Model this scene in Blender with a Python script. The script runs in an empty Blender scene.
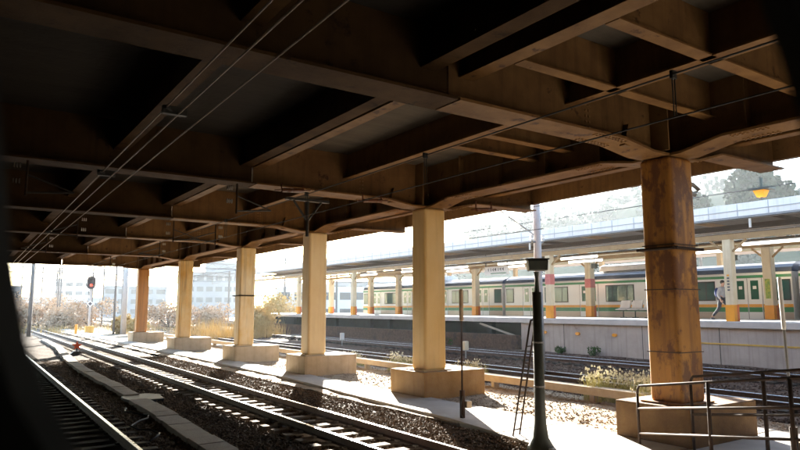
import bpy, bmesh, math, random
from mathutils import Vector, Matrix
random.seed(7)
R = math.radians
scene = bpy.context.scene
COL = scene.collection

# ------------------------------------------------------------------ materials
def _n(nt, t, **kw):
    n = nt.nodes.new(t)
    for k, v in kw.items(): setattr(n, k, v)
    return n

def mat(name, c1, c2=None, scale=3.0, rough=.7, metal=0.0, bump=0.0, bscale=40.0, rust=None, rust_amt=.5, rust_scale=1.5,
        stretch=(1, 1, 1), detail=6, spec=.5, emit=None, estr=0.0, seed=0.0, streak=0.0, coat=0.0):
    m = bpy.data.materials.new(name); m.use_nodes = True
    nt = m.node_tree; b = nt.nodes['Principled BSDF']
    b.inputs['Roughness'].default_value = rough; b.inputs['Metallic'].default_value = metal
    b.inputs['Specular IOR Level'].default_value = spec
    if coat: b.inputs['Coat Weight'].default_value = coat
    tc = _n(nt, 'ShaderNodeTexCoord'); mp = _n(nt, 'ShaderNodeMapping')
    mp.inputs['Location'].default_value = (seed*7.3, seed*3.1, seed*1.7); mp.inputs['Scale'].default_value = stretch
    nt.links.new(tc.outputs['Object'], mp.inputs['Vector'])
    col = None
    c2 = c2 or tuple(x*.75 for x in c1)
    nz = _n(nt, 'ShaderNodeTexNoise'); nz.inputs['Scale'].default_value = scale; nz.inputs['Detail'].default_value = detail
    nz.inputs['Roughness'].default_value = .65
    nt.links.new(mp.outputs['Vector'], nz.inputs['Vector'])
    rp = _n(nt, 'ShaderNodeValToRGB'); rp.color_ramp.elements[0].position = .32; rp.color_ramp.elements[1].position = .68
    rp.color_ramp.elements[0].color = (*c1, 1); rp.color_ramp.elements[1].color = (*c2, 1)
    nt.links.new(nz.outputs['Fac'], rp.inputs['Fac']); col = rp.outputs['Color']
    if streak:
        m2 = _n(nt, 'ShaderNodeMapping'); m2.inputs['Scale'].default_value = (7, 7, .35)
        m2.inputs['Location'].default_value = (seed*2.3, seed, 0)
        nt.links.new(tc.outputs['Object'], m2.inputs['Vector'])
        n2 = _n(nt, 'ShaderNodeTexNoise'); n2.inputs['Scale'].default_value = 1.0; n2.inputs['Detail'].default_value = 5
        nt.links.new(m2.outputs['Vector'], n2.inputs['Vector'])
        r2 = _n(nt, 'ShaderNodeValToRGB'); r2.color_ramp.elements[0].position = .5; r2.color_ramp.elements[1].position = .7
        r2.color_ramp.elements[0].color = (0, 0, 0, 1); r2.color_ramp.elements[1].color = (streak, streak, streak, 1)
        nt.links.new(n2.outputs['Fac'], r2.inputs['Fac'])
        mx = _n(nt, 'ShaderNodeMixRGB'); mx.inputs['Color2'].default_value = (*(rust or tuple(x*.5 for x in c2)), 1)
        nt.links.new(r2.outputs['Color'], mx.inputs['Fac']); nt.links.new(col, mx.inputs['Color1']); col = mx.outputs['Color']
    if rust:
        n3 = _n(nt, 'ShaderNodeTexNoise'); n3.inputs['Scale'].default_value = rust_scale; n3.inputs['Detail'].default_value = 9
        n3.inputs['Roughness'].default_value = .7
        nt.links.new(mp.outputs['Vector'], n3.inputs['Vector'])
        r3 = _n(nt, 'ShaderNodeValToRGB')
        p = .75 - .35*rust_amt
        r3.color_ramp.elements[0].position = p; r3.color_ramp.elements[1].position = min(1, p+.06)
        r3.color_ramp.elements[0].color = (0, 0, 0, 1); r3.color_ramp.elements[1].color = (.9, .9, .9, 1)
        nt.links.new(n3.outputs['Fac'], r3.inputs['Fac'])
        mx = _n(nt, 'ShaderNodeMixRGB'); mx.inputs['Color2'].default_value = (*rust, 1)
        nt.links.new(r3.outputs['Color'], mx.inputs['Fac']); nt.links.new(col, mx.inputs['Color1']); col = mx.outputs['Color']
    nt.links.new(col, b.inputs['Base Color'])
    rr = _n(nt, 'ShaderNodeMapRange'); rr.inputs['To Min'].default_value = max(.03, rough-.1); rr.inputs['To Max'].default_value = min(1, rough+.12)
    nt.links.new(nz.outputs['Fac'], rr.inputs['Value']); nt.links.new(rr.outputs['Result'], b.inputs['Roughness'])
    if bump:
        nb = _n(nt, 'ShaderNodeTexNoise'); nb.inputs['Scale'].default_value = bscale; nb.inputs['Detail'].default_value = 5
        nt.links.new(tc.outputs['Object'], nb.inputs['Vector'])
        bp = _n(nt, 'ShaderNodeBump'); bp.inputs['Strength'].default_value = bump; bp.inputs['Distance'].default_value = .03
        nt.links.new(nb.outputs['Fac'], bp.inputs['Height']); nt.links.new(bp.outputs['Normal'], b.inputs['Normal'])
    if emit:
        b.inputs['Emission Color'].default_value = (*emit, 1); b.inputs['Emission Strength'].default_value = estr
    return m

RUST = (.11, .035, .015)
M = {}
M['steel'] = mat('girder_paint', (.20, .112, .042), (.11, .056, .02), 1.0, .6, rust=(.045, .016, .008), rust_amt=.42, rust_scale=2.2, streak=.35, bump=.1, spec=.25)
M['flange'] = mat('flange_paint', (.22, .115, .038), (.13, .062, .02), 1.6, .55, rust=(.05, .018, .009), rust_amt=.5, rust_scale=2.6, bump=.15, spec=.25)
M['soffit'] = mat('deck_soffit', (.10, .082, .06), (.062, .05, .036), .7, .9, bump=.3, bscale=9, stretch=(.4, 2.5, 1), rust=(.08, .06, .045), rust_amt=.5, rust_scale=1)
M['steel_shaded'] = mat('shaded_girder_paint', (.062, .034, .013), (.034, .018, .007), 1.0, .7, rust=(.02, .011, .007), rust_amt=.45, rust_scale=1.8, streak=.3, bump=.12, spec=.12)  # girder paint darkened to stand for shade on the left underside
M['flange_shaded'] = mat('shaded_flange_paint', (.080, .043, .016), (.044, .023, .009), 1.4, .7, spec=.12, rust=(.022, .012, .007), rust_amt=.5, rust_scale=2.2, bump=.15)  # flange colour lowered for the same left-side shade
M['soffit_shaded'] = mat('shaded_soffit', (.024, .018, .012), (.014, .011, .008), .7, .95, bump=.3, bscale=9, stretch=(.4, 2.5, 1))  # the left deck's shade is put into this soffit colour
M['bolt'] = mat('bolt_paint', (.28, .16, .06), (.2, .1, .04), 9, .6)
def shaft_mat(n, a, b, ra, sd, st=.5): return mat(n, a, b, 1.0, .55, rust=(.13, .048, .018), rust_amt=ra, rust_scale=2.1, streak=st, bump=.12, bscale=30, seed=sd, stretch=(1, 1, .55))
SH = [shaft_mat('shaft_paint_a', (.55, .25, .05), (.42, .17, .035), .15, 1.2),
      shaft_mat('shaft_paint_b', (.76, .57, .28), (.64, .34, .07), .16, 2.7),
      shaft_mat('shaft_paint_c', (.80, .68, .48), (.68, .44, .15), .12, 3.1, .4),
      shaft_mat('shaft_paint_d', (.80, .65, .42), (.72, .54, .29), .02, 4.6, .12),
      shaft_mat('shaft_paint_e', (.74, .53, .24), (.66, .43, .15), .03, 5.9, .12),
      shaft_mat('shaft_paint_f', (.47, .215, .032), (.26, .11, .02), .70, 6.4, .75)]
M['footing'] = mat('footing_concrete', (.55, .44, .31), (.44, .34, .22), 2.0, .9, bump=.35, bscale=25, streak=.4, rust=(.2, .15, .1), rust_amt=.15)
M['footing_rust'] = mat('footing_concrete_stained', (.19, .105, .035), (.11, .055, .018), 2.0, .9, bump=.35, bscale=25, streak=.6, rust=(.12, .06, .025), rust_amt=.4)
M['footing_tan'] = mat('footing_concrete_tan', (.40, .25, .10), (.30, .17, .06), 2.0, .9, bump=.35, bscale=25, streak=.4, rust=(.2, .1, .04), rust_amt=.2)
M['path'] = mat('path_concrete', (.62, .58, .53), (.50, .46, .41), 1.5, .9, bump=.25, bscale=30, rust=(.3, .26, .2), rust_amt=.25, spec=.04)
M['strip'] = mat('trough_lid', (.42, .38, .33), (.33, .29, .25), 3, .9, bump=.3, bscale=25, rust=(.2, .17, .13), rust_amt=.3, spec=.04)
M['duct'] = mat('duct_concrete', (.5, .42, .32), (.4, .32, .23), 3, .9, bump=.2, spec=.04)
M['ground'] = mat('ground_dirt', (.34, .27, .20), (.23, .18, .13), .35, .95, bump=.6, bscale=5, detail=10, rust=(.2, .16, .11), rust_amt=.5, rust_scale=.2, spec=.04)
M['dirt'] = mat('dry_dirt', (.48, .38, .27), (.30, .23, .16), 1.2, .95, bump=1, bscale=14, detail=10, rust=(.17, .13, .09), rust_amt=.55, rust_scale=3, spec=.04)
M['ballast'] = mat('ballast_bed', (.085, .064, .046), (.04, .03, .022), 9, .95, bump=1, bscale=18, detail=8, spec=.04)
M['ballast2'] = mat('ballast_brown', (.13, .085, .062), (.06, .04, .03), 7, .95, bump=1, bscale=16, detail=8, rust=(.06, .045, .04), rust_amt=.5, rust_scale=1.1, spec=.04)
M['stone'] = mat('ballast_stone', (.26, .19, .13), (.09, .066, .048), 14, .9, rust=(.30, .22, .15), rust_amt=.35, rust_scale=9, spec=.04)
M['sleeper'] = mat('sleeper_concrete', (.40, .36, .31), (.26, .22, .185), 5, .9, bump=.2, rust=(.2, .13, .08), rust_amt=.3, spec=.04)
M['sleeper_dark'] = mat('sleeper_darker', (.07, .06, .05), (.045, .038, .032), 5, .9, bump=.2, spec=.04)  # darker sleeper tone for the nearest track and those beside the platform
M['rail_side'] = mat('rail_rust', (.10, .055, .035), (.06, .035, .025), 12, .75, metal=.2)
M['rail_head'] = mat('rail_polished', (.62, .60, .58), (.5, .48, .46), 20, .28, metal=1)
M['plate'] = mat('plate_blue_grey', (.03, .036, .048), (.022, .027, .036), 4, .6)
M['black'] = mat('black_paint', (.035, .045, .038), (.065, .072, .06), 6, .5, bump=.08)
M['darkgrey'] = mat('dark_grey_metal', (.06, .06, .06), (.04, .038, .036), 6, .5, metal=.4)
M['pipe'] = mat('railing_paint', (.03, .024, .02), (.055, .03, .018), 9, .75, metal=0, spec=.15, rust=(.16, .07, .03), rust_amt=.35, rust_scale=7)
M['grey'] = mat('grey_metal', (.32, .31, .30), (.24, .23, .22), 5, .5, metal=.5)
M['wire'] = mat('wire_copper', (.42, .34, .27), (.32, .25, .2), 5, .5)
M['wire_dark'] = mat('wire_black', (.02, .02, .02), (.03, .03, .03), 5, .6)
M['insul'] = mat('insulator_porcelain', (.55, .53, .5), (.4, .38, .36), 5, .25)
M['insul_brown'] = mat('insulator_brown', (.16, .06, .03), (.1, .04, .02), 5, .25)
M['polec'] = mat('pole_concrete', (.50, .46, .43), (.40, .36, .34), 2, .9, bump=.2, streak=.3)
M['polewood'] = mat('pole_dark', (.18, .16, .15), (.12, .11, .10), 2, .9)
M['box'] = mat('junction_box_paint', (.42, .34, .24), (.3, .22, .14), 7, .6, rust=RUST, rust_amt=.3)
M['white'] = mat('white_paint', (.78, .76, .72), (.70, .67, .62), 3, .5, streak=.2)
M['platform'] = mat('platform_wall_concrete', (.46, .39, .34), (.36, .30, .26), .9, .9, bump=.2, streak=.45, rust=(.24, .19, .16), rust_amt=.3, rust_scale=.8)
M['coping'] = mat('platform_coping', (.55, .50, .46), (.45, .41, .37), 2, .85, bump=.15)
M['plattop'] = mat('platform_paving', (.62, .59, .56), (.52, .49, .46), 1.5, .85)
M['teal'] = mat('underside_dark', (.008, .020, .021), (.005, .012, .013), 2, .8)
M['yellow'] = mat('yellow_line_paint', (.62, .40, .08), (.5, .30, .06), 5, .6)
M['orange'] = mat('orange_paint', (.85, .34, .01), (.74, .28, .01), 3, .5)
M['redorange'] = mat('orange_side_paint', (.62, .13, .02), (.5, .10, .02), 3, .5)
M['red'] = mat('faded_red_paint', (.62, .20, .17), (.5, .14, .12), 12, .6)
M['cream'] = mat('post_cream', (.72, .61, .42), (.62, .50, .31), 2, .55, streak=.3, rust=(.3, .18, .09), rust_amt=.12)
M['roofu'] = mat('canopy_underside', (.115, .085, .06), (.07, .055, .042), 1.3, .7, stretch=(1, .2, 1), rust=(.10, .07, .05), rust_amt=.4)
M['beam'] = mat('canopy_beam', (.42, .27, .12), (.30, .19, .085), 2, .6, rust=(.2, .11, .05), rust_amt=.3)
M['fascia'] = mat('canopy_fascia', (.80, .79, .77), (.70, .69, .68), .8, .5, streak=.25)
M['roofm'] = mat('canopy_sheet', (.5, .5, .5), (.4, .4, .42), 1, .5)
M['tube'] = mat('lamp_tube', (.9, .9, .86), None, 1, .4, emit=(1, .97, .88), estr=.45)
M['sign'] = mat('sign_white', (.78, .77, .75), (.7, .69, .67), 2, .4)
M['signink'] = mat('sign_ink', (.10, .09, .10), None, 5, .6)
M['train'] = mat('train_body_steel', (.72, .73, .73), (.66, .67, .67), .6, .38, metal=.1, stretch=(1, .15, 2))
M['trainlow'] = mat('train_skirt_steel', (.46, .38, .31), (.40, .33, .27), 1.2, .4, metal=.35, stretch=(1, .3, 6))
M['trainroof'] = mat('train_roof_edge', (.045, .07, .13), (.035, .055, .10), 1.2, .35)
M['roofgrey'] = mat('train_roof_top', (.42, .43, .45), (.34, .35, .37), 1.2, .6)
M['green'] = mat('train_green', (.015, .20, .06), (.012, .17, .05), 1, .35)
M['torange'] = mat('train_orange', (.75, .34, .03), (.68, .30, .025), 1, .35)
M['glass'] = mat('train_glass', (.012, .07, .065), (.035, .10, .085), .9, .06, coat=.4, stretch=(1, .8, 2.5))
M['glass2'] = mat('train_glass_pale', (.10, .17, .15), (.02, .07, .065), 1.1, .07, coat=.4, stretch=(1, 1.5, 2.5))
M['doorgl'] = mat('door_glass', (.01, .075, .045), (.02, .10, .06), 1, .08, coat=.4)
M['rubber'] = mat('rubber_black', (.015, .015, .017), (.02, .02, .022), 3, .7)
M['seat'] = mat('bench_plastic', (.66, .60, .54), (.58, .52, .47), 3, .45)
M['skin'] = mat('skin', (.50, .29, .20), (.44, .25, .17), 6, .6)
M['hair'] = mat('hair', (.02, .015, .012), None, 20, .6)
M['jacket'] = mat('jacket_grey', (.36, .36, .37), (.28, .28, .30), 6, .9)
M['trouser'] = mat('trousers_dark', (.03, .032, .045), (.02, .022, .03), 6, .9)
M['bag'] = mat('bag_blue', (.03, .06, .20), (.02, .04, .14), 6, .8)
M['shoe'] = mat('shoe_grey', (.35, .33, .32), (.1, .1, .1), 6, .6)
M['blade'] = mat('weed_blade', (.62, .55, .26), (.36, .36, .11), 4, .7, spec=.03)
M['flower'] = mat('seed_head', (.75, .70, .52), (.6, .54, .36), 6, .8, spec=.03)
M['drygrass'] = mat('dry_grass', (.60, .44, .20), (.40, .29, .11), .8, .8, spec=.03)
M['shrub'] = mat('dry_shrub_leaf', (.48, .36, .25), (.33, .24, .16), .5, .9, spec=.03)
M['shrub2'] = mat('straw_shrub_leaf', (.55, .42, .2), (.36, .28, .12), .5, .9, spec=.03)
M['leafg'] = mat('green_weed_leaf', (.05, .10, .025), (.03, .06, .015), 3, .8, spec=.03)
M['leafd'] = mat('tree_leaf', (.035, .055, .03), (.02, .032, .018), .3, .9, spec=.03)
M['trunk'] = mat('bark', (.12, .09, .07), (.08, .06, .05), 3, .95)
M['hill'] = mat('hill_wood', (.05, .07, .035), (.03, .045, .022), .06, .95, bump=1, bscale=.2, spec=.03)
M['bldg'] = mat('building_grey', (.20, .21, .23), (.16, .17, .185), .2, .8)
M['bldw'] = mat('building_white', (.55, .55, .55), (.45, .45, .46), .2, .8)
M['bldwin'] = mat('building_window', (.015, .02, .03), (.03, .035, .045), .5, .3)
M['lampred'] = mat('signal_red', (.8, .04, .02), None, 1, .3, emit=(1, .05, .02), estr=.35)
M['lampoff'] = mat('signal_dark_lens', (.03, .015, .012), None, 1, .2)
M['sigbrown'] = mat('signal_housing', (.05, .03, .026), (.035, .022, .02), 3, .6)
M['marker'] = mat('marker_orange', (.72, .10, .03), (.6, .08, .02), 5, .6)
M['interior'] = mat('train_interior_panel', (.012, .014, .018), (.016, .018, .022), 5, .8)
M['poster'] = mat('poster_yellow', (.55, .50, .05), (.05, .22, .04), 6, .6)

# ------------------------------------------------------------------ mesh builder
class MB:
    def __init__(s): s.v = []; s.f = []; s.mi = []; s.m = 0
    def add(s, vs, fs):
        o = len(s.v); s.v += [tuple(v) for v in vs]; s.f += [tuple(i+o for i in f) for f in fs]; s.mi += [s.m]*len(fs); return s
    def box(s, x0, x1, y0, y1, z0, z1):
        return s.add([(x0,y0,z0),(x1,y0,z0),(x1,y1,z0),(x0,y1,z0),(x0,y0,z1),(x1,y0,z1),(x1,y1,z1),(x0,y1,z1)],
                     [(3,2,1,0),(4,5,6,7),(0,1,5,4),(1,2,6,5),(2,3,7,6),(3,0,4,7)])
    def hexa(s, b, t):   # bottom quad, top quad
        return s.add(list(b)+list(t), [(3,2,1,0),(4,5,6,7),(0,1,5,4),(1,2,6,5),(2,3,7,6),(3,0,4,7)])
    def tube(s, pts, r, n=8, cap=True):
        pts = [Vector(p) for p in pts]; rs = r if isinstance(r, (list, tuple)) else [r]*len(pts)
        rings = []; prev = None
        for i, p in enumerate(pts):
            d = (pts[min(i+1, len(pts)-1)] - pts[max(i-1, 0)])
            d = d.normalized() if d.length > 1e-9 else Vector((0, 0, 1))
            a = prev if prev is not None else (Vector((0, 0, 1)) if abs(d.z) < .9 else Vector((1, 0, 0)))
            a = (a - d*a.dot(d)).normalized(); prev = a; b = d.cross(a)
            rings.append([p + (a*math.cos(2*math.pi*k/n) + b*math.sin(2*math.pi*k/n))*rs[i] for k in range(n)])
        vs = [q for ring in rings for q in ring]; fs = []
        for i in range(len(pts)-1):
            for k in range(n):
                fs.append((i*n+k, i*n+(k+1) % n, (i+1)*n+(k+1) % n, (i+1)*n+k))
        if cap: fs.append(tuple(reversed(range(n)))); fs.append(tuple((len(pts)-1)*n+k for k in range(n)))
        return s.add(vs, fs)
    def bar(s, a, b, w, h, up=(0, 0, 1)):
        a = Vector(a); b = Vector(b); d = (b-a).normalized(); u = Vector(up); sd = d.cross(u).normalized()*w/2; u = sd.cross(d).normalized()*h/2
        return s.hexa([a-sd-u, a+sd-u, b+sd-u, b-sd-u], [a-sd+u, a+sd+u, b+sd+u, b-sd+u])
    def prism(s, prof, axis, a, b):   # profile (p,q) extruded along axis from a to b; axis 'y': (x,z); 'x': (y,z); 'z': (x,y)
        def P(p, t): return {'y': (p[0], t, p[1]), 'x': (t, p[0], p[1]), 'z': (p[0], p[1], t)}[axis]
        n = len(prof); vs = [P(p, a) for p in prof] + [P(p, b) for p in prof]
        fs = [(i, (i+1) % n, n+(i+1) % n, n+i) for i in range(n)] + [tuple(reversed(range(n))), tuple(range(n, 2*n))]
        return s.add(vs, fs)
    def sphere(s, c, r, nu=12, nv=8, sc=(1, 1, 1)):
        vs = []; fs = []
        for j in range(nv+1):
            t = math.pi*j/nv
            for i in range(nu):
                a = 2*math.pi*i/nu
                vs.append((c[0]+r*sc[0]*math.sin(t)*math.cos(a), c[1]+r*sc[1]*math.sin(t)*math.sin(a), c[2]+r*sc[2]*math.cos(t)))
        for j in range(nv):
            for i in range(nu): fs.append((j*nu+i, (j+1)*nu+i, (j+1)*nu+(i+1) % nu, j*nu+(i+1) % nu))
        return s.add(vs, fs)
    def build(s, name, m, parent=None, bevel=0, smooth=False):
        mats = m if isinstance(m, (list, tuple)) else [m]
        o0 = wloc(parent) if parent else Vector((0, 0, 0))
        me = bpy.data.meshes.new(name); me.from_pydata([tuple(Vector(v)-o0) for v in s.v], [], s.f)
        for x in mats: me.materials.append(x)
        if len(mats) > 1: me.polygons.foreach_set('material_index', s.mi)
        bm = bmesh.new(); bm.from_mesh(me); bmesh.ops.recalc_face_normals(bm, faces=bm.faces); bm.to_mesh(me); bm.free()
        if smooth: me.polygons.foreach_set('use_smooth', [True]*len(me.polygons))
        me.update()
        o = bpy.data.objects.new(name, me); COL.objects.link(o)
        if parent: o.parent = parent
        if bevel:
            b = o.modifiers.new('bevel', 'BEVEL'); b.width = bevel; b.segments = 2; b.limit_method = 'ANGLE'; b.angle_limit = R(40)
        return o
def wloc(o):
    v = Vector((0, 0, 0))
    while o: v = v + o.location; o = o.parent
    return v
def tag(o, label=None, cat=None, group=None, kind=None):
    if label: o['label'] = label
    if cat: o['category'] = cat
    if group: o['group'] = group
    if kind: o['kind'] = kind
    return o
def thing(name, label, cat, loc, group=None):
    o = bpy.data.objects.new(name, None); o.location = loc; o.empty_display_size = .2; COL.objects.link(o)
    return tag(o, label, cat, group)
KIDS = {}
def dup(o, loc, label, parent=None):
    c = o.copy(); COL.objects.link(c)
    if parent is None: c.location = loc; c['label'] = label
    else: c.parent = parent
    for ch in [x for x in bpy.data.objects if x.parent == o]: dup(ch, None, None, c)
    return c
def grid(name, m, x0, x1, y0, y1, nx, ny, zf, kind='structure'):
    g = MB(); vs = []; fs = []
    for j in range(ny+1):
        for i in range(nx+1):
            x = x0+(x1-x0)*i/nx; y = y0+(y1-y0)*j/ny; vs.append((x, y, zf(x, y)))
    for j in range(ny):
        for i in range(nx):
            a = j*(nx+1)+i; fs.append((a, a+1, a+nx+2, a+nx+1))
    g.add(vs, fs); o = g.build(name, m); o['kind'] = kind; return o
def wob(x, y, s=0.0):
    return (math.sin(x*2.1+y*.7+s)+math.sin(y*1.9-x*.8+s*2)+math.sin(x*5.3+y*4.1)*.5+math.sin(y*7.7-x*3.3)*.4)/2.9

# ------------------------------------------------------------------ setting: ground
GZ = -.34
g = MB(); g.add([(-700, -300, GZ), (700, -300, GZ), (700, 900, GZ), (-700, 900, GZ)], [(0, 1, 2, 3)])
o = g.build('ground', M['ground']); o['kind'] = 'structure'
grid('ballast_bed', M['ballast'], -7, 9.75, -6, 120, 90, 300, lambda x, y: -.235+.03*wob(x*2, y*2) - (.08 if x < -6.5 else 0))
grid('dirt_verge', M['dirt'], 9.4, 15.6, -6, 120, 60, 300, lambda x, y: -.17+.035*wob(x*1.5, y*1.5, 2)-.03*(x > 15))
def zr(x):   # ground rises gently towards the platform
    return -.235 + max(0, (x-19.6))*.062
grid('ballast_bed', M['ballast2'], 15.3, 25.6, -6, 130, 60, 200, lambda x, y: zr(x)+.035*wob(x*2, y*1.6, 4))
grid('ballast_bed', M['ballast2'], 33.9, 60, -20, 130, 20, 40, lambda x, y: .25+.03*wob(x, y))

# walkway slabs between the near track and the columns
def xfront(y):
    P = [(-6, 7.2), (8.6, 8.98), (12.3, 9.55), (15.7, 9.68), (18.2, 9.8), (21.4, 10.08), (48, 10.1), (120, 10.3)]
    for (a, b), (c, d) in zip(P, P[1:]):
        if a <= y <= c: return b+(d-b)*(y-a)/(c-a)
    return P[-1][1]
g = MB(); y = -5.0
while y < 100:
    L = 1.5; a = .008
    dz = random.uniform(-.008, .008); xb = (11.25 if y > 7 else 14.2)+random.uniform(-.03, .03)
    g.hexa([(xfront(y+a), y+a, -.3), (xb, y+a, -.3), (xb, y+L-a, -.3), (xfront(y+L-a), y+L-a, -.3)],
           [(xfront(y+a), y+a, -.1+dz), (xb, y+a, -.1+dz), (xb, y+L-a, -.1+dz), (xfront(y+L-a), y+L-a, -.1+dz)])
    y += L
tag(g.build('walkway', M['path'], bevel=.012), kind='structure')

# lid strip of the cable trough left of the near track
SP = [(3.72, 6.0), (4.08, 11.5), (4.13, 13.0), (4.2, 14.7), (4.29, 16.6), (4.32, 18.3), (4.36, 19.3)]
SP2 = [(4.42, 20.4), (4.45, 22.6), (4.47, 26.4), (4.5, 29.9), (4.74, 35.3), (5.2, 42), (5.6, 47), (6.0, 60)]
def lids(P, w):
    g = MB()
    seg = []
    for (a, b), (c, d) in zip(P, P[1:]):
        n = max(1, int((d-b)/.6))
        for k in range(n): seg.append((a+(c-a)*k/n, b+(d-b)*k/n))
    seg.append(P[-1])
    for (a, b), (c, d) in zip(seg, seg[1:]):
        dz = random.uniform(-.01, .012); j = random.uniform(-.015, .015)
        g.hexa([(a-w/2+j, b+.008, -.3), (a+w/2+j, b+.008, -.3), (c+w/2+j, d-.008, -.3), (c-w/2+j, d-.008, -.3)],
               [(a-w/2+j, b+.008, -.1+dz), (a+w/2+j, b+.008, -.1+dz), (c+w/2+j, d-.008, -.1+dz), (c-w/2+j, d-.008, -.1+dz)])
    return g
t = thing('cable_trough', 'low concrete cable trough with pale lids snaking between the two nearest tracks', 'cable trough', (4.2, 14, -.1))
lids(SP, .52).build('trough_lid', M['strip'], t, bevel=.01)
lids(SP2, .44).build('trough_lid', M['strip'], t, bevel=.01)
g = MB(); g.prism([(4.12, 19.3), (5.02, 19.2), (5.16, 20.2), (4.9, 20.6), (4.3, 20.75), (4.05, 20.1)], 'z', -.22, -.13)  # flat dark blue grey piece at the gap in the lids
tag(g.build('flat_plate', M['plate'], bevel=.01), 'dark blue grey flat plate lying at the break in the concrete cable trough', 'plate')

# raised cable duct behind the columns
t = thing('cable_duct', 'long pale concrete cable duct on low legs behind the columns', 'cable duct', (14.7, 15, -.17))
g = MB(); g.box(14.55, 14.9, 9.6, 70, .02, .2); g.build('duct_channel', M['duct'], t, bevel=.01)
g = MB(); g.box(14.53, 14.92, 9.6, 70, .203, .24); g.build('duct_lid', M['duct'], t, bevel=.008)
for k in range(30):
    yy = 10.0+2*k; g = MB(); g.box(14.62, 14.83, yy, yy+.14, -.25, .017); g.build('leg', M['duct'], t)

# ------------------------------------------------------------------ railway tracks
def track(label, xl, gauge, slope, y0, y1, z, n_part, sl_from, sp=.62, sl_mat='sleeper', head='rail_head'):
    t = thing('railway_track', label, 'railway track', (xl+gauge/2, 10, z-.17), 'railway tracks')
    def X(x, y): return x+slope*(y-10)
    for x in (xl, xl+gauge):
        g = MB(); n = 20
        prof = [(-.065, -.165), (.065, -.165), (.065, -.15), (.012, -.135), (.012, -.045), (.035, -.035), (.035, -.006), (.028, 0), (-.028, 0), (-.035, -.006), (-.035, -.035), (-.012, -.045), (-.012, -.135), (-.065, -.15)]
        k = len(prof); vs = []; fs = []
        for j in range(n+1):
            y = y0+(y1-y0)*j/n
            vs += [(X(x, y)+p, y, z+q) for p, q in prof]
        for j in range(n):
            for i in range(k): fs.append((j*k+i, j*k+(i+1) % k, (j+1)*k+(i+1) % k, (j+1)*k+i))
        g.add(vs, fs); g.mi = [1 if (q % k) in (6, 7, 8) else 0 for q in range(len(fs))]
        g.build('rail', [M['rail_side'], M[head]], t)
    c = xl+gauge/2
    # sleepers: chamfered blocks with rail clips
    def slp(g, x, y):
        w, L, zt = .11, 1.08, z-.168
        g.hexa([(x-L, y-w-.02, zt-.14), (x+L, y-w-.02, zt-.14), (x+L, y+w+.02, zt-.14), (x-L, y+w+.02, zt-.14)],
               [(x-L+.02, y-w, zt), (x+L-.02, y-w, zt), (x+L-.02, y+w, zt), (x-L+.02, y+w, zt)])
        for s in (-gauge/2, gauge/2):
            for e in (-.1, .1): g.box(x+s+e-.03, x+s+e+.03, y-.05, y+.05, zt, zt+.035)
    proto = None; y = sl_from; k = 0; rest = MB()
    while y < y1:
        if k < n_part:
            if proto is None:
                g = MB(); slp(g, X(c, y), y); proto = g.build('sleeper', M[sl_mat], t); yp = y
            else:
                q = proto.copy(); COL.objects.link(q); q.location = (X(c, y)-X(c, yp), y-yp, random.uniform(-.006, .006)); q.rotation_euler = (0, 0, random.uniform(-.012, .012)*0)
        else: slp(rest, X(c, y), y)
        y += sp; k += 1
    if rest.v: tag(rest.build('sleeper', M[sl_mat], t), kind='stuff')
    return t
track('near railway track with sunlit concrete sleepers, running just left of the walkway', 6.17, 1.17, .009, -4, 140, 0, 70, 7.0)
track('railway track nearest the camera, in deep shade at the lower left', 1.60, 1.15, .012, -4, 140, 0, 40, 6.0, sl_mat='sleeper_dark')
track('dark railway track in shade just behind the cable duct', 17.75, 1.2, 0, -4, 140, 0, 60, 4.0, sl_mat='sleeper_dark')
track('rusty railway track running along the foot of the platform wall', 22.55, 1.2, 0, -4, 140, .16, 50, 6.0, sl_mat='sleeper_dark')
track('railway track under the green striped train', 34.4, 1.2, 0, -20, 140, .45, 10, 30.0)

# loose ballast stones, one uncountable mass
def stones(name, m, n, region, zf, smin, smax, avoid=()):
    g = MB(); vs = g.v; fs = g.f
    base = [(1, 0, 0), (-1, 0, 0), (0, 1, 0), (0, -1, 0), (0, 0, 1), (0, 0, -1)]
    F = [(0, 2, 4), (2, 1, 4), (1, 3, 4), (3, 0, 4), (2, 0, 5), (1, 2, 5), (3, 1, 5), (0, 3, 5)]
    for _ in range(n):
        x, y = region()
        if any(a <= x-s*(y-10) <= b for a, b, s in avoid): continue
        z = zf(x, y); r = random.uniform(smin, smax); a = random.uniform(0, 6.28); ca, sa = math.cos(a), math.sin(a); o = len(vs)
        tx = random.uniform(-.5, .5)
        for p in base:
            px, py, pz = (p[0]*r*random.uniform(.7, 1.3), p[1]*r*random.uniform(.7, 1.3), p[2]*r*random.uniform(.5, .9)+p[0]*r*tx)
            vs.append((x+px*ca-py*sa, y+px*sa+py*ca, z+pz))
        fs.extend([tuple(i+o for i in f) for f in F])
    g.mi = [0]*len(g.f)
    me = bpy.data.meshes.new(name); me.from_pydata(g.v, [], g.f); me.materials.append(m); me.update()
    ob = bpy.data.objects.new(name, me); COL.objects.link(ob); ob['kind'] = 'stuff'; return ob
def reg_near():
    y = 6.5+30*random.random()**1.7
    return random.uniform(2.9, min(9.6, xfront(y)-.02)), y
stones('gravel', M['stone'], 52000, reg_near, lambda x, y: -.225+.03*wob(x*2, y*2)+random.uniform(0, .03) + (.05 if 7.9 < x-.009*(y-10) < 9.2 else 0), .018, .042,
       avoid=((6.10, 6.24, .009), (7.27, 7.41, .009)))
def reg_dirt():
    y = 7+22*random.random()**1.4
    return random.uniform(11.3, 15.4), y
stones('gravel', M['dirt'], 7000, reg_dirt, lambda x, y: -.165+.035*wob(x*1.5, y*1.5, 2), .012, .04)
def reg_far():
    y = 7+28*random.random()
    return random.uniform(15.5, 25.3), y
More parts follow.
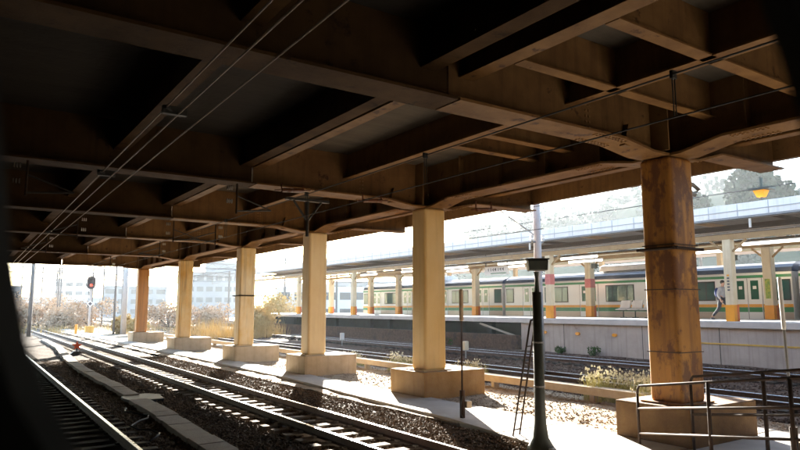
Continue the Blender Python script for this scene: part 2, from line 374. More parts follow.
stones('gravel', M['ballast2'], 14000, reg_far, lambda x, y: zr(x)+.02, .03, .06, avoid=((17.67, 17.83, 0), (18.87, 19.03, 0), (22.45, 22.65, 0), (23.65, 23.85, 0)))

# ------------------------------------------------------------------ overpass
CY = [(7.22, 7.92), (15.28, 15.97), (22.88, 23.57), (30.4, 31.08), (40.75, 41.43), (52.0, 52.7)]
CC = [(a+b)/2 for a, b in CY]
YS, YN = -60.0, 54.2  # deck end pushed far back, unseen, to keep sky light out
DZ = 6.72
ov = thing('overpass', 'huge brown steel girder overpass spanning the tracks overhead', 'overpass', (11.85, 20, 5.4))
g = MB(); g.box(6.06, 16.1, YS, YN, DZ, DZ+.3); g.build('deck_slab', M['soffit'], ov); g = MB(); g.box(-45, 6.02, YS, YN, DZ-.01, DZ+.29); g.build('deck_slab', M['soffit_shaded'], ov); g = MB(); g.box(6.0, 6.1, YS, YN, DZ+.31, DZ+.36); g.build('joint_cover', M['soffit_shaded'], ov)  # slab stretched left out of view to block sky light
g = MB(); g.box(16.31, 70, YS, 1.0, DZ+.05, DZ+.35); g.box(16.31, 70, 1.003, 1.25, 6.3, 7.9); g.build('deck_slab', M['soffit'], ov)  # unseen wide deck added to cut light from the right and behind
g = MB(); g.box(16.103, 16.3, YS, YN, 5.95, 7.9); g.build('parapet', M['steel'], ov)
# main girder on the column line
def haunch(y):
    d = min(abs(y-c) for c in CC); return 5.54-.15*max(0, 1-max(0, d-.55)/.8)
def ys_list():
    s = {YS, YN}
    for c in CC: s |= {c-1.35, c-.55, c+.55, c+1.35}
    return sorted(x for x in s if YS <= x <= YN)
XG = 11.72
g = MB(); yl = ys_list()
for a, b in zip(yl, yl[1:]):
    za, zb = haunch(a), haunch(b)
    g.hexa([(XG-.32, a, za), (XG+.32, a, za), (XG+.32, b, zb), (XG-.32, b, zb)], [(XG-.32, a, za+.045), (XG+.32, a, za+.045), (XG+.32, b, zb+.045), (XG-.32, b, zb+.045)])
g.build('bottom_flange', M['flange'], ov)
g = MB()
for a, b in zip(yl, yl[1:]):
    za, zb = haunch(a)+.046, haunch(b)+.046
    g.hexa([(XG-.03, a, za), (XG+.03, a, za), (XG+.03, b, zb), (XG-.03, b, zb)], [(XG-.03, a, DZ-.003), (XG+.03, a, DZ-.003), (XG+.03, b, DZ-.003), (XG-.03, b, DZ-.003)])
g.build('main_girder', M['steel'], ov)
# vertical stiffeners and triangular gussets on the main girder
g = MB()
yy = YS+1
while yy < YN:
    if min(abs(yy-c) for c in CC) > .9 and yy > -6:
        g = MB(); g.box(XG-.2, XG-.031, yy, yy+.025, haunch(yy)+.05, DZ-.003); g.build('stiffener', M['steel'], ov)
    yy += 1.62
# cross girders
def xh(x): return 5.52-.13*max(0, min(1, (x-10.0)/.9))
bolts = MB()
def bolt(x, y, z, ax=2):
    r = .022; h = .022
    p = [(math.cos(k*math.pi/3)*r, math.sin(k*math.pi/3)*r) for k in range(6)]
    if ax == 2: bolts.prism([(x+a, y+b) for a, b in p], 'z', z-h, z)
    else: bolts.prism([(x+a, z+b) for a, b in p], 'y', y-h, y)
for i, c in enumerate(CC):
    g = MB()
    for x0, x1 in ((6.06, 10.0), (10.0, 10.9), (10.9, XG-.325)):
        za, zb = xh(x0), xh(x1)
        g.hexa([(x0, c-.31, za), (x1, c-.31, zb), (x1, c+.31, zb), (x0, c+.31, za)], [(x0, c-.31, za+.045), (x1, c-.31, zb+.045), (x1, c+.31, zb+.045), (x0, c+.31, za+.045)])
    cgf = g
    w = MB()
    for x0, x1 in ((6.06, 10.0), (10.0, 10.9), (10.9, XG-.035)):
        za, zb = xh(x0)+.046, xh(x1)+.046
        w.hexa([(x0, c-.03, za), (x1, c-.03, zb), (x1, c+.03, zb), (x0, c+.03, za)], [(x0, c-.03, DZ-.003), (x1, c-.03, DZ-.003), (x1, c+.03, DZ-.003), (x0, c+.03, DZ-.003)])
    cg = w.build('cross_girder', M['steel'], ov)
    cgf.build('bottom_flange', M['flange'], cg)
    w = MB(); w.box(-45, 6.02, c-.03, c+.03, 5.566, DZ-.013); og = w.build('cross_girder', M['steel_shaded'], ov)  # left part takes the shade-darkened paint
    w = MB(); w.box(-45, 6.02, c-.31, c+.31, 5.52, 5.565); w.build('bottom_flange', M['flange_shaded'], og)
    s = MB()
    for x in (2.85, 6.15, 8.85):
        q = MB(); q.box(x, x+.022, c+.031, c+.2, xh(x)+.05, DZ-.003); q.build('stiffener', M['steel'], cg)
    # big box end plates over the column
    s.box(11.2, 11.23, c-.42, c-.031, 5.46, DZ-.003); s.build('stiffener', M['steel'], cg); s = MB(); s.box(11.2, 11.23, c+.031, c+.42, 5.46, DZ-.003); s.build('stiffener', M['steel'], cg); s = MB()
    s.prism([(10.2, 5.46), (10.5, 5.46), (10.35, 5.9)], 'y', c-.15, c-.031)
    s.build('gusset', M['steel'], cg)
    # cantilever towards the outer edge
    k = MB(); k.prism([(XG+.035, 5.46), (XG+.6, 5.46), (13.4, 5.72), (16.1, 5.74), (16.1, DZ-.003), (XG+.035, DZ-.003)], 'y', c-.03, c+.03)
    kb = k.build('cantilever_bracket', M['steel'], ov)
    f = MB()
    for (x0, z0), (x1, z1) in (((XG+.325, 5.412), (12.45, 5.412)), ((12.45, 5.412), (13.4, 5.672)), ((13.4, 5.672), (16.1, 5.69))):
        f.hexa([(x0, c-.28, z0), (x1, c-.28, z1), (x1, c+.28, z1), (x0, c+.28, z0)], [(x0, c-.28, z0+.04), (x1, c-.28, z1+.04), (x1, c+.28, z1+.04), (x0, c+.28, z0+.04)])
    f.build('bottom_flange', M['flange'], kb)
    if i < 4:
        for a in range(10):
            for b in (-.24, -.16, .16, .24):
                x = 9.3+a*.09; bolt(x, c+b, xh(x)-.0)
        for a in range(9):
            for b in (0, .09): bolt(9.25+b, c-.031, 5.68+a*.105, 1)
        for a in range(8):
            for b in (-.26, -.18, .18, .26):
                bolt(XG+b, c+1.45+a*.09, 5.54); bolt(XG+b, c-1.5-a*.09, 5.54)
        for a in range(7):
            for b in (-.2, .2): bolt(12.55+a*.12, c+b, 5.412+.26*(a*.12+.1)/.95)
tag(bolts.build('splice_bolts', M['bolt'], ov), kind='stuff')
# stringers
def stringer(x, y0, y1, zb=6.0, w=.3):
    g = MB(); g.box(x-.018, x+.018, y0, y1, zb+.031, DZ-.013); s = g.build('stringer', M['steel_shaded' if x < 6.05 else 'steel'], ov)  # stringers left of the joint use the shade-darkened colours
    g = MB(); g.box(x-w/2, x+w/2, y0, y1, zb, zb+.03); g.build('bottom_flange', M['flange_shaded' if x < 6.05 else 'flange'], s)
edges = [YS]+[v for c in CC for v in (c-.035, c+.035)]+[YN]
for k in range(0, len(edges), 2):
    y0, y1 = edges[k], edges[k+1]
    for x in (-30, -20, -9.5, -6.2, -3.0, -.1, 2.85, 8.85): stringer(x, y0, y1)
    if k < 2: stringer(5.66, y0, y1); stringer(6.42, y0, y1)
    else: stringer(5.85, y0, y1); stringer(6.2, y0, y1, w=.26)
    stringer(14.1, y0, y1, 5.98)
# secondary cross beams
def cbeam(x0, x1, y, zb=6.0, top=DZ-.003):
    g = MB(); g.box(x0, x1, y-.015, y+.015, zb+.026, top); s = g.build('secondary_beam', M['steel'], ov)
    g = MB(); g.box(x0, x1, y-.11, y+.11, zb, zb+.025); g.build('bottom_flange', M['flange'], s)
for y in (4.9, 6.55, 1.5):
    cbeam(6.60, 8.83, y); cbeam(8.87, XG-.035, y)
for y in (10.0, 11.1): cbeam(8.87, XG-.035, y, 6.03)
for y in (18.6, 26.8, 35.6, 47): cbeam(8.87, XG-.035, y, 6.03)

# columns
LBL = ['rust mottled dark ochre column nearest the camera, behind the pipe railing',
       'pale yellow column on a wide footing, second from the railing',
       'cream coloured column with a dark left face, third from the railing',
       'cream and orange streaked column with a thin pipe strapped across it',
       'orange yellow column with white streaks, second farthest under the overpass',
       'deep orange column, farthest one at the end of the overpass']
shm = [SH[5], SH[4], SH[3], SH[2], SH[1], SH[0]]
for i, (a, b) in enumerate(CY):
    x0, x1 = 11.31, 12.1
    t = thing('bridge_column', LBL[i], 'column', (11.85, CC[i], -.15), 'columns under the overpass')
    g = MB(); bt = .59
    g.box(x0, x1, a, b, bt, haunch(CC[i])-.004); g.build('shaft', shm[i], t, bevel=.09).modifiers['bevel'].segments = 5
    g = MB()
    for z in (1.55, 2.75, 3.62) if i == 0 else (2.9,):   # weld seams
        g.box(x0-.004, x1+.004, a-.004, b+.004, z, z+.02)
    g.build('weld_seam', M['rail_side'] if i == 0 else shm[i], t)
    g = MB(); g.box(11.03, 13.3, a-.33, b+.72 if i else b+.6, -.3, bt-.004); g.build('footing', (M['footing_rust'], M['footing_tan'])[i] if i < 2 else M['footing'], t, bevel=.03)
    g = MB(); g.box(x0-.12, x1+.12, a-.09, b+.12, bt, bt+.03); g.build('base_plate', shm[i], t)
    if i in (0, 3):
        z = 3.55 if i == 0 else 3.0
        g = MB()
        for s in (a-.04, b+.04): g.tube([(x0-.1, s, z), (x1+(.12 if i == 0 else .9), s, z)], .03)
        for s in (x0-.04, x1+.04): g.tube([(s, a-.1, z), (s, b+.1, z)], .03)
        g.build('strap_pipe', M['pipe'], t)

# drain pipe loop behind the nearest column
t = thing('drain_pipe', 'bent grey drain pipe sticking out behind the rust mottled column', 'pipe', (12.4, 8.3, 5))
g = MB(); g.tube([(12.4, 8.2, 5.28), (13.7, 8.2, 5.2), (13.95, 8.2, 5.1), (13.75, 8.2, 4.98), (12.4, 8.2, 4.85)], .055)
g.build('pipe_run', M['grey'], t, smooth=True)

# ------------------------------------------------------------------ overhead wires below the overpass
def wire(label, pts, r, m, name='overhead_wire', group='overhead wires', parts=()):
    g = MB(); g.tube(pts, r, 6); o = g.build(name, m); tag(o, label, 'wire', group); return o
def sag(x0, y0, z0, x1, y1, z1, s, n=12):
    return [(x0+(x1-x0)*k/n, y0+(y1-y0)*k/n, z0+(z1-z0)*k/n-4*s*(k/n)*(1-k/n)) for k in range(n+1)]
def line(x, sl, z, y0=-3, y1=120): return [(x+sl*(y-10), y, z) for y in [y0+(y1-y0)*k/30 for k in range(31)]]
wire('upper black wire over the sunlit near track', line(6.9, .003, 5.18), .013, M['wire_dark'])
wire('lower black contact wire over the sunlit near track', line(6.9, .003, 4.65), .011, M['wire_dark'])
wire('left wire of the close pair over the shaded nearest track', line(2.13, .012, 5.06), .011, M['wire'])
wire('right wire of the close pair over the shaded nearest track', line(2.30, .012, 5.0), .011, M['wire'])
wire('single pale wire right of the close pair overhead', line(2.62, .012, 5.0), .011, M['wire'])
for k, y in enumerate((4.3, 9.3, 14.2, 20)):
    g = MB(); g.tube([(6.88, y, 4.66), (6.88, y, 5.2)], .008, 6); g.tube([(6.93, y, 4.66), (6.93, y, 5.2)], .008, 6); g.box(6.86, 6.95, y-.02, y+.02, 5.13, 5.23)
    tag(g.build('wire_dropper', M['wire_dark']), ['hanging dropper between the two black wires, nearest the rust mottled column', 'hanging dropper between the two black wires, second nearest the camera', 'hanging dropper between the two black wires, third from the camera', 'hanging dropper between the two black wires, farthest from the camera'][k], 'dropper', 'wire droppers')
for k, (y, s) in enumerate(((8.7, 1), (13.6, 1))):
    g = MB(); g.box(2.08, 2.4, y-.04, y+.04, 4.99, 5.1); g.tube([(2.1, y-.1, 5.06), (2.35, y+.1, 5.02)], .03, 6)
    tag(g.build('wire_clamp', M['darkgrey']), ['dark clamp joining the close pair of wires, nearer one', 'dark clamp joining the close pair of wires, farther one'][k], 'clamp', 'wire clamps')
def bracket(x, y, side, label, z=5.45):
    t = thing('catenary_bracket', label, 'bracket', (x, y, z), 'catenary brackets under the girders')
    g = MB(); g.tube([(x, y, z), (x, y, z-.75)], .024, 8); g.build('hanger', M['pipe'], t)
    g = MB(); g.tube([(x, y, z-.68), (x+side*.9, y, z-.6)], .022, 8); g.tube([(x, y, z-.3), (x+side*.9, y, z-.6)], .018, 8); g.build('arm', M['darkgrey'], t)
    for dz in (.12, .45):
        for q in range(3):
            g = MB(); g.tube([(x-side*.12-q*.055*side, y, z-dz), (x-side*.14-q*.055*side, y, z-dz)], [.06, .045], 10); g.build('insulator', M['insul'], t)
bracket(3.05, 23.1, -1, 'catenary bracket with white insulators, left one above the shaded track', 5.4)
bracket(6.1, 23.1, 1, 'catenary bracket with white insulators, above the near track midway along')
bracket(7.6, 23.1, -1, 'catenary bracket with white insulators, closest to the cream column')
bracket(5.5, 15.2, 1, 'catenary bracket with white insulators, nearest the pale yellow column')
bracket(1.0, 15.2, 1, 'catenary bracket with white insulators, far left beside the window pillar')
bracket(2.9, 30.6, -1, 'catenary bracket with white insulators, on the far girder above the shaded track')
bracket(7.5, 30.6, -1, 'catenary bracket with white insulators, on the far girder above the near track')
bracket(7.3, 41.1, -1, 'catenary bracket with white insulators, farthest one under the girders')
# Y-shaped strut and long horizontal insulator rods under the girder near the pale column
t = thing('strut', 'dark Y shaped strut hanging from the girder left of the pale yellow column', 'strut', (8.4, 19, 5.4))
g = MB(); g.tube([(8.4, 17.2, 5.54), (8.4, 17.2, 4.5)], .05, 8); g.tube([(8.4, 17.2, 4.95), (7.95, 17.2, 5.55)], .035, 8); g.tube([(8.4, 17.2, 4.95), (8.85, 17.2, 5.55)], .035, 8); g.build('post', M['darkgrey'], t)
g = MB(); g.box(7.7, 9.1, 17.12, 17.28, 5.55, 5.62); g.build('hanger_beam', M['darkgrey'], t)
for k, (x, y, z) in enumerate(((9.3, 15.0, 5.36), (6.9, 15.0, 5.4), (12.7, 14.2, 5.3))):
    g = MB(); g.tube([(x-.5, y, z-.05), (x-.3, y, z-.03)], .02, 8); g.tube([(x-.3, y, z-.03), (x+.3, y, z+.02)], .055, 10); g.tube([(x+.3, y, z+.02), (x+.5, y, z+.04)], .02, 8)
    g.box(x-.32, x-.3, y-.02, y+.02, z, 5.56); g.box(x+.28, x+.3, y-.02, y+.02, z, 5.56)
    tag(g.build('insulator_rod', M['insul_brown']), ['brown insulator rod under the girder just left of the pale yellow column', 'brown insulator rod under the girder above the near track', 'brown insulator rod just right of the pale yellow column head'][k], 'insulator', 'insulator rods')

# unseen wall added left and behind to block sky light under the overpass
t = thing('light_blocking_wall', 'tall dark unseen wall added left of the tracks to block light', 'wall', (-10, 0, -.3))
g = MB(); g.box(-10.4, -10, -60, 54, -.4, 6.0); g.box(-9.95, 70, -60, -59.6, -.4, 6.0); g.build('wall_face', M['ballast'], t)
g = MB(); g.box(-10.5, -9.9, -60, 54, 6.003, 6.3); g.build('coping', M['ballast'], t)
# ------------------------------------------------------------------ trackside posts
t = thing('signal_post', 'black trackside post with a flared foot and a box on top', 'post', (9.0, 8.62, -.1))
px, py = 9.0, 8.62
g = MB(); g.tube([(px, py, -.2), (px, py, -.08), (px, py, .05), (px, py, .3), (px, py, .6), (px, py, 2.7)], [.29, .22, .145, .11, .098, .088], 16); g.build('post_tube', M['black'], t, smooth=True)
g = MB(); g.tube([(px, py, 2.7), (px+.01, py, 2.95), (px, py, 3.08)], [.05, .03, .05], 10); g.build('neck', M['black'], t)
g = MB()
d = Vector((.56, .83, 0)).normalized(); s = Vector((.83, -.56, 0))
c = Vector((px, py, 3.2)); 
def ob(g, c, hx, hy, hz, taper=1.0):
    b = [c-s*hx*taper-d*hy-Vector((0, 0, hz)), c+s*hx*taper-d*hy-Vector((0, 0, hz)), c+s*hx*taper+d*hy-Vector((0, 0, hz)), c-s*hx*taper+d*hy-Vector((0, 0, hz))]
    tt = [c-s*hx-d*hy+Vector((0, 0, hz)), c+s*hx-d*hy+Vector((0, 0, hz)), c+s*hx+d*hy+Vector((0, 0, hz)), c-s*hx+d*hy+Vector((0, 0, hz))]
    g.hexa(b, tt)
ob(g, c+s*.02, .19, .13, .1, .92); g.build('box', M['black'], t, bevel=.02)
g = MB(); ob(g, c+Vector((0, 0, .115)), .22, .16, .012); g.build('box_lid', M['darkgrey'], t)
for z in (.95, 1.75): 
    g = MB(); g.tube([(px, py, z), (px, py, z+.03)], .106, 16); g.build('band', M['grey'], t)
t = thing('ladder', 'thin dark hooked ladder leaning against the black trackside post', 'ladder', (9.3, 9.3, -.15))
g = MB()
A = Vector((9.35, 9.62, -.15)); B = Vector((9.05, 8.82, 2.05)); w = Vector((.19, .04, 0))
for k, sgn in enumerate((-1, 1)):
    a = A+w*sgn*.6; b = B+w*sgn*.45
    pts = [a, a.lerp(b, .5), b, b+Vector((-.02, -.06, .12)), b+Vector((-.03, -.2, .15))] if k == 0 else [a, a.lerp(b, .5), b]
    g = MB(); g.tube(pts, .018, 8); g.build('rail', M['pipe'], t)
for q in range(6):
    f = .08+q*.15; g = MB(); g.tube([(A-w*.6).lerp(B-w*.45, f), (A+w*.6).lerp(B+w*.45, f)], .012, 6); g.build('rung', M['pipe'], t)

def rod_post(x, y, z0, z1, sp0, label, lean=(0, 0), body='pipe', tip='box', boxes=True, sr=.05):
    t = thing('cable_post', label, 'post', (x, y, z0), 'slim trackside cable posts')
    lx, ly = lean
    def P(z): return (x+lx*(z-z0), y+ly*(z-z0), z)
    g = MB(); g.tube([P(z0), P(sp0)], .022, 8); g.build('rod', M[body], t)
    g = MB(); g.tube([P(sp0), P(sp0+.02), P(z1-.03), P(z1)], [sr*.6, sr, sr, sr*.6], 10); g.build('sleeve', M[tip], t)
    if boxes:
        g = MB(); g.tube([P(z0-.1), P(z0+.62)], .06, 10); g.build('conduit', M['pipe'], t)
        g = MB(); g.box(x+.05, x+.2, y-.1, y+.06, z0+.22, z0+.38); g.build('junction_box', M['box'], t, bevel=.01)
        g = MB(); g.tube([(x-.03, y-.05, z0+.5), (x-.12, y-.08, z0+.3), (x-.1, y-.06, z0+.1), (x-.02, y-.05, z0)], .018, 6); g.build('cable', M['rubber'], t)
rod_post(9.75, 11.75, -.1, 2.84, 2.1, 'slim dark rod with brown sleeve and junction box in front of the pale yellow column')
rod_post(11.15, 5.21, -.1, 2.9, 2.05, 'slim grey rod with white sleeve standing behind the pipe railing', body='grey', tip='white', lean=(-.015, .01), sr=.032)

g = MB(); g.tube([(3.3+.25*math.sin(q*.9)+.05*q, 13.5+.34*q, -.17+.03*(q % 2)) for q in range(14)], .022, 6)
tag(g.build('loose_cable', M['rubber'], smooth=True), 'black loose cable lying on the shaded ballast left of the cable trough', 'cable')
# ------------------------------------------------------------------ pipe railings
DR = Vector((.1722591, .9745039, -.14376701))
def railing(p0, L, posts, drops, label, foot):
    t = thing('pipe_railing', label, 'railing', (p0.x, p0.y, -.1), 'pipe railings')
    e = p0-DR*L
    z = Vector((0, 0, 1))
    for k, dz in enumerate(drops):
        if k == 0: pts = [p0-z*.14, p0-z*.05-DR*.015, p0-DR*.06, e]
        else: pts = [p0-z*dz, e-z*(dz+.02)]
        g = MB(); g.tube(pts, .024, 10); g.build('rail', M['pipe'], t, smooth=True)
    for k, q in enumerate(posts):
        b = p0-DR*q-z*(.14 if k == 0 else 0)
        g = MB(); g.tube([b, (b.x, b.y, foot)], .026 if k == 0 else .032, 10); g.build('post', M['pipe'], t, smooth=True)
    return t
railing(Vector((10.64, 7.71, .95)), 5.2, (0, 1.6, 3.05, 4.6), (0, .41, .86), 'front pipe railing with three dark rails beside the rust mottled column', -.15)
railing(Vector((11.02, 6.86, 1.17)), 4.6, (0, 1.45, 3.0), (0, .66), 'rear pipe railing, taller curved one half hidden behind the front railing', -.15)

# ------------------------------------------------------------------ platform
PX, PZ = 25.7, 1.85
t = thing('platform', 'long station platform with grey concrete side wall and pale top', 'platform', (26, 20, .1))
g = MB(); g.box(PX, PX+.4, -20, 25.85, -.1, PZ-.26); g.build('side_wall', M['platform'], t)
g = MB(); g.box(PX-.12, 33.15, -20, 66, PZ-.25, PZ); g.build('platform_slab', M['coping'], t, bevel=.02)
g = MB(); g.box(PX+.02, 33.1, -20, 66, PZ+.004, PZ+.012); g.build('paving', M['plattop'], t)
g = MB(); g.box(PX-.02, PX-.004, -20, 16.0, .93, .99); g.build('stripe', M['yellow'], t)
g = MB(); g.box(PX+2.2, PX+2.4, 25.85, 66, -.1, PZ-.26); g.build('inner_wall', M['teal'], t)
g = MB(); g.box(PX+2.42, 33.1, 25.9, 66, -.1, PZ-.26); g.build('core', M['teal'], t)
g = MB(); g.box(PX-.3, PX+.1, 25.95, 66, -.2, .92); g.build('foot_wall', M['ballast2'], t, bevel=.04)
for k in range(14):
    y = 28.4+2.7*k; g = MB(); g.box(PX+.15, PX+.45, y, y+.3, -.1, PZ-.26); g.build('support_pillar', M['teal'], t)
g = MB(); g.bar((PX+.12, 29.4, 1.5), (PX+.12, 25.95, .75), .06, .1); g.build('brace', M['grey'], t)
for y in (24.1, 21.9, 19.7):
    g = MB(); g.prism([(y-.14, 1.12), (y-.06, 1.06), (y+.08, 1.06), (y+.15, 1.14), (y+.07, 1.21), (y-.1, 1.2)], 'x', PX-.06, PX-.003); g.build('marker', M['orange'], t)
for y in (14.6, 18.2, 22.8):
    g = MB(); g.box(PX-.006, PX-.002, y, y+.03, .0, PZ-.26); g.build('wall_joint', M['darkgrey'], t)
# canopy
t = thing('platform_canopy', 'long flat platform roof with white fascia and brown underside', 'canopy', (29, 25, PZ))
g = MB(); g.box(PX, 34.2, -20, 66, 6.12, 6.2); g.build('roof_sheet', M['roofu'], t)
g = MB(); g.box(PX-.25, PX-.003, -20, 66, 6.02, 6.54); fa = g.build('fascia', M['fascia'], t)
g = MB(); y = -19
while y < 66: g.box(PX-.262, PX-.252, y, y+.03, 6.03, 6.53); y += 1.2
g.box(PX-.27, PX-.252, -20, 66, 6.24, 6.27); g.build('fascia_ribs', M['roofgrey'], fa)
g = MB(); g.tube([(PX-.2, -20, 5.96), (PX-.2, 66, 5.96)], .06, 8); g.build('gutter', M['grey'], t)
for k in range(20):
    y = -3+3.1*k
    g = MB(); g.hexa([(PX+.01, y, 5.98), (34.1, y, 5.9), (34.1, y+.08, 5.9), (PX+.01, y+.08, 5.98)], [(PX+.01, y, 6.118), (34.1, y, 6.118), (34.1, y+.08, 6.118), (PX+.01, y+.08, 6.118)])
    g.build('rafter', M['roofu'] if k % 2 else M['beam'], t)
for x in (26.9, 28.3, 29.7, 31.1, 33.2):
    g = MB(); g.box(x, x+.07, -20, 66, 5.72, 5.89); g.build('purlin', M['roofu'], t)
for x, z in ((26.15, 5.2), (32.4, 5.35)):
    g = MB(); g.box(x-.1, x+.1, -20, 66, z, z+.22); g.build('longitudinal_beam', M['beam'], t)
for x, z, q, m in ((26.6, 5.55, .035, 'grey'), (27.1, 5.66, .025, 'white'), (29.0, 5.62, .05, 'darkgrey'), (31.6, 5.6, .035, 'beam')):
    g = MB(); g.tube([(x, -20, z), (x, 66, z)], q, 6); g.build('conduit', M[m], t)
def post(x, y, w, zt, items):
    g = MB(); g.box(x-w, x+w, y-w, y+w, PZ+.1, zt); p = g.build('post', M['cream'], t, bevel=.02)
    g = MB(); g.box(x-w-.012, x+w+.012, y-w-.012, y+w+.012, PZ+.005, PZ+.68); g.build('orange_band', M['orange'], p)
    g = MB(); g.box(x+w*.2, x+w+.02, y-w-.02, y-w-.0125, PZ+.005, PZ+.68); g.build('side_band', M['redorange'], p)
    if 'red' in items: 
        g = MB(); g.box(x-w-.01, x+w+.01, y-w-.01, y+w+.01, PZ+1.8, PZ+2.35); g.build('red_band', M['red'], p)
    if 'ink' in items:
        for q in range(6):
            g = MB(); g.box(x-w-.01, x-w-.004, y-.05, y+.05, PZ+1.25+q*.12, PZ+1.31+q*.12); g.build('lettering', M['signink'] if q < 5 else M['orange'], p)
    if 'poster' in items:
        g = MB(); g.box(x-w-.012, x-w-.004, y-.12, y+.12, PZ+1.0, PZ+1.95); g.build('poster', M['poster'], p)
    for dy in (-1, 1):
        b = MB(); b.bar((x, y+dy*w, zt-.5), (x, y+dy*.75, zt-.02), .08, .08); b.build('knee_brace', M['beam'], p)
for y, it in ((4.4, ''), (14.26, 'ink'), (24.08, 'red'), (34.2, ''), (44.9, ''), (55, '')): post(26.15, y, .17, 5.2, it)
for y, it in ((5.2, ''), (15.75, 'poster'), (26.54, 'red'), (37.3, ''), (47.7, ''), (52.4, ''), (60.3, '')): post(32.4, y, .21, 5.35, it)
for y in (13.0, 24.9):
    g = MB(); g.tube([(PX-.15, y, 6.0), (PX-.15, y, 5.55)], .05, 8); g.build('downpipe', M['white'], t)
# lamps
lp = None
spots = [(27.6, y, 5.06) for y in (13.2, 23.3, 28.4, 33.8, 39.0, 45)] + [(30.4, y, 5.1) for y in (10.5, 17.2, 25.2, 31.4, 37)]
LAMPL = ['strip lamp nearest the rust mottled column, front row', 'strip lamp above the red banded post, front row', 'strip lamp above the hanging station sign, front row', 'fourth strip lamp of the front row under the platform roof', 'fifth strip lamp of the front row under the platform roof', 'farthest strip lamp of the front row under the platform roof',
         'nearest strip lamp of the rear row, at the right edge of the photo', 'strip lamp of the rear row above the walking person', 'strip lamp of the rear row above the pale bench', 'fourth strip lamp of the rear row, behind the black post', 'farthest strip lamp of the rear row under the platform roof']
for k, (x, y, z) in enumerate(spots):
    lb = LAMPL[k]
    if lp is None:
        lp = thing('strip_lamp', lb, 'lamp', (x, y, z), 'strip lamps under the platform roof')
        g = MB(); g.prism([(x-.1, z+.1), (x-.04, z+.16), (x+.04, z+.16), (x+.1, z+.1)], 'y', y-1.25, y+1.25); g.build('housing', M['white'], lp)
        g = MB(); g.tube([(x, y-1.22, z+.04), (x, y+1.22, z+.04)], .06, 10); g.build('tube', M['tube'], lp)
        for q in (-.9, .9): g = MB(); g.tube([(x, y+q, z+.161), (x, y+q, 5.9)], .012, 6); g.build('hanger', M['grey'], lp)
    else: dup(lp, (x, y, z), lb)
# hanging sign
t = thing('station_sign', 'white hanging sign board with small dark lettering under the platform roof', 'sign', (27.0, 29.2, 4.9))
g = MB(); g.box(26.94, 27.06, 28.15, 30.15, 4.42, 4.92); g.build('board', M['sign'], t)
rn = random.Random(3)
for q in range(7):
    g = MB(); y = 28.45+q*.22
    g.box(26.932, 26.938, y, y+.05, 4.64, 4.82); g.box(26.932, 26.938, y+.05, y+.13, 4.72+rn.uniform(-.04, .05), 4.75+rn.uniform(-.02, .06)); g.build('lettering', M['signink'], t)
g = MB(); g.box(26.932, 26.938, 28.25, 29.6, 4.47, 4.52); g.build('lettering', M['green'], t)
for q in (28.2, 30.1): g = MB(); g.tube([(27, q, 4.4), (27, q, 5.75)], .03, 6); g.build('hanger', M['black'], t)
# loudspeaker / hanging small boxes
for k, (x, y) in enumerate(((28.5, 23.0), (29, 15.6))):
    g = MB(); g.box(x-.12, x+.12, y-.12, y+.12, 4.55, 4.8); g.tube([(x, y, 4.8), (x, y, 5.75)], .02, 6)
    tag(g.build('loudspeaker', M['black'], bevel=.0), ['small black loudspeaker hanging above the pale bench', 'small black loudspeaker hanging above the walking person'][k], 'loudspeaker', 'platform loudspeakers')
# bench
t = thing('bench', 'row of pale plastic seats on black legs on the platform', 'bench', (31.2, 22.6, PZ))
for q in range(3):
    y = 23.35-q*.78
    g = MB(); g.prism([(31.5, PZ+.5), (31.0, PZ+.44), (30.97, PZ+.48), (31.42, PZ+.56), (31.58, PZ+.98), (31.66, PZ+.98)], 'y', y-.33, y+.33); g.build('seat', M['seat'], t, bevel=.02)
    g = MB(); g.tube([(31.3, y, PZ+.45), (31.3, y, PZ+.02)], .035, 8); g.box(31.05, 31.55, y-.04, y+.04, PZ+.012, PZ+.04); g.build('leg', M['black'], t)
g = MB(); g.box(31.25, 31.35, 21.5, 23.65, PZ+.395, PZ+.435); g.build('crossbar', M['black'], t)
# orange box on the roof
t = thing('warning_lamp', 'orange lamp box standing on the platform roof edge', 'lamp box', (25.9, 12.6, 6.5))
g = MB(); g.hexa([(25.7, 12.5, 6.72), (25.95, 12.5, 6.72), (25.95, 12.75, 6.72), (25.7, 12.75, 6.72)], [(25.6, 12.4, 7.0), (26.05, 12.4, 7.0), (26.05, 12.85, 7.0), (25.6, 12.85, 7.0)]); g.build('lamp_body', M['orange'], t, bevel=.02)
g = MB(); g.tube([(25.82, 12.62, 6.2), (25.82, 12.62, 6.719)], .05, 8); g.build('stem', M['darkgrey'], t)
g = MB(); g.box(25.55, 26.1, 12.2, 13.0, 7.005, 7.1); g.tube([(25.82, 12.62, 7.1), (25.82, 12.62, 7.5)], .08, 8); g.build('bracket', M['black'], t)

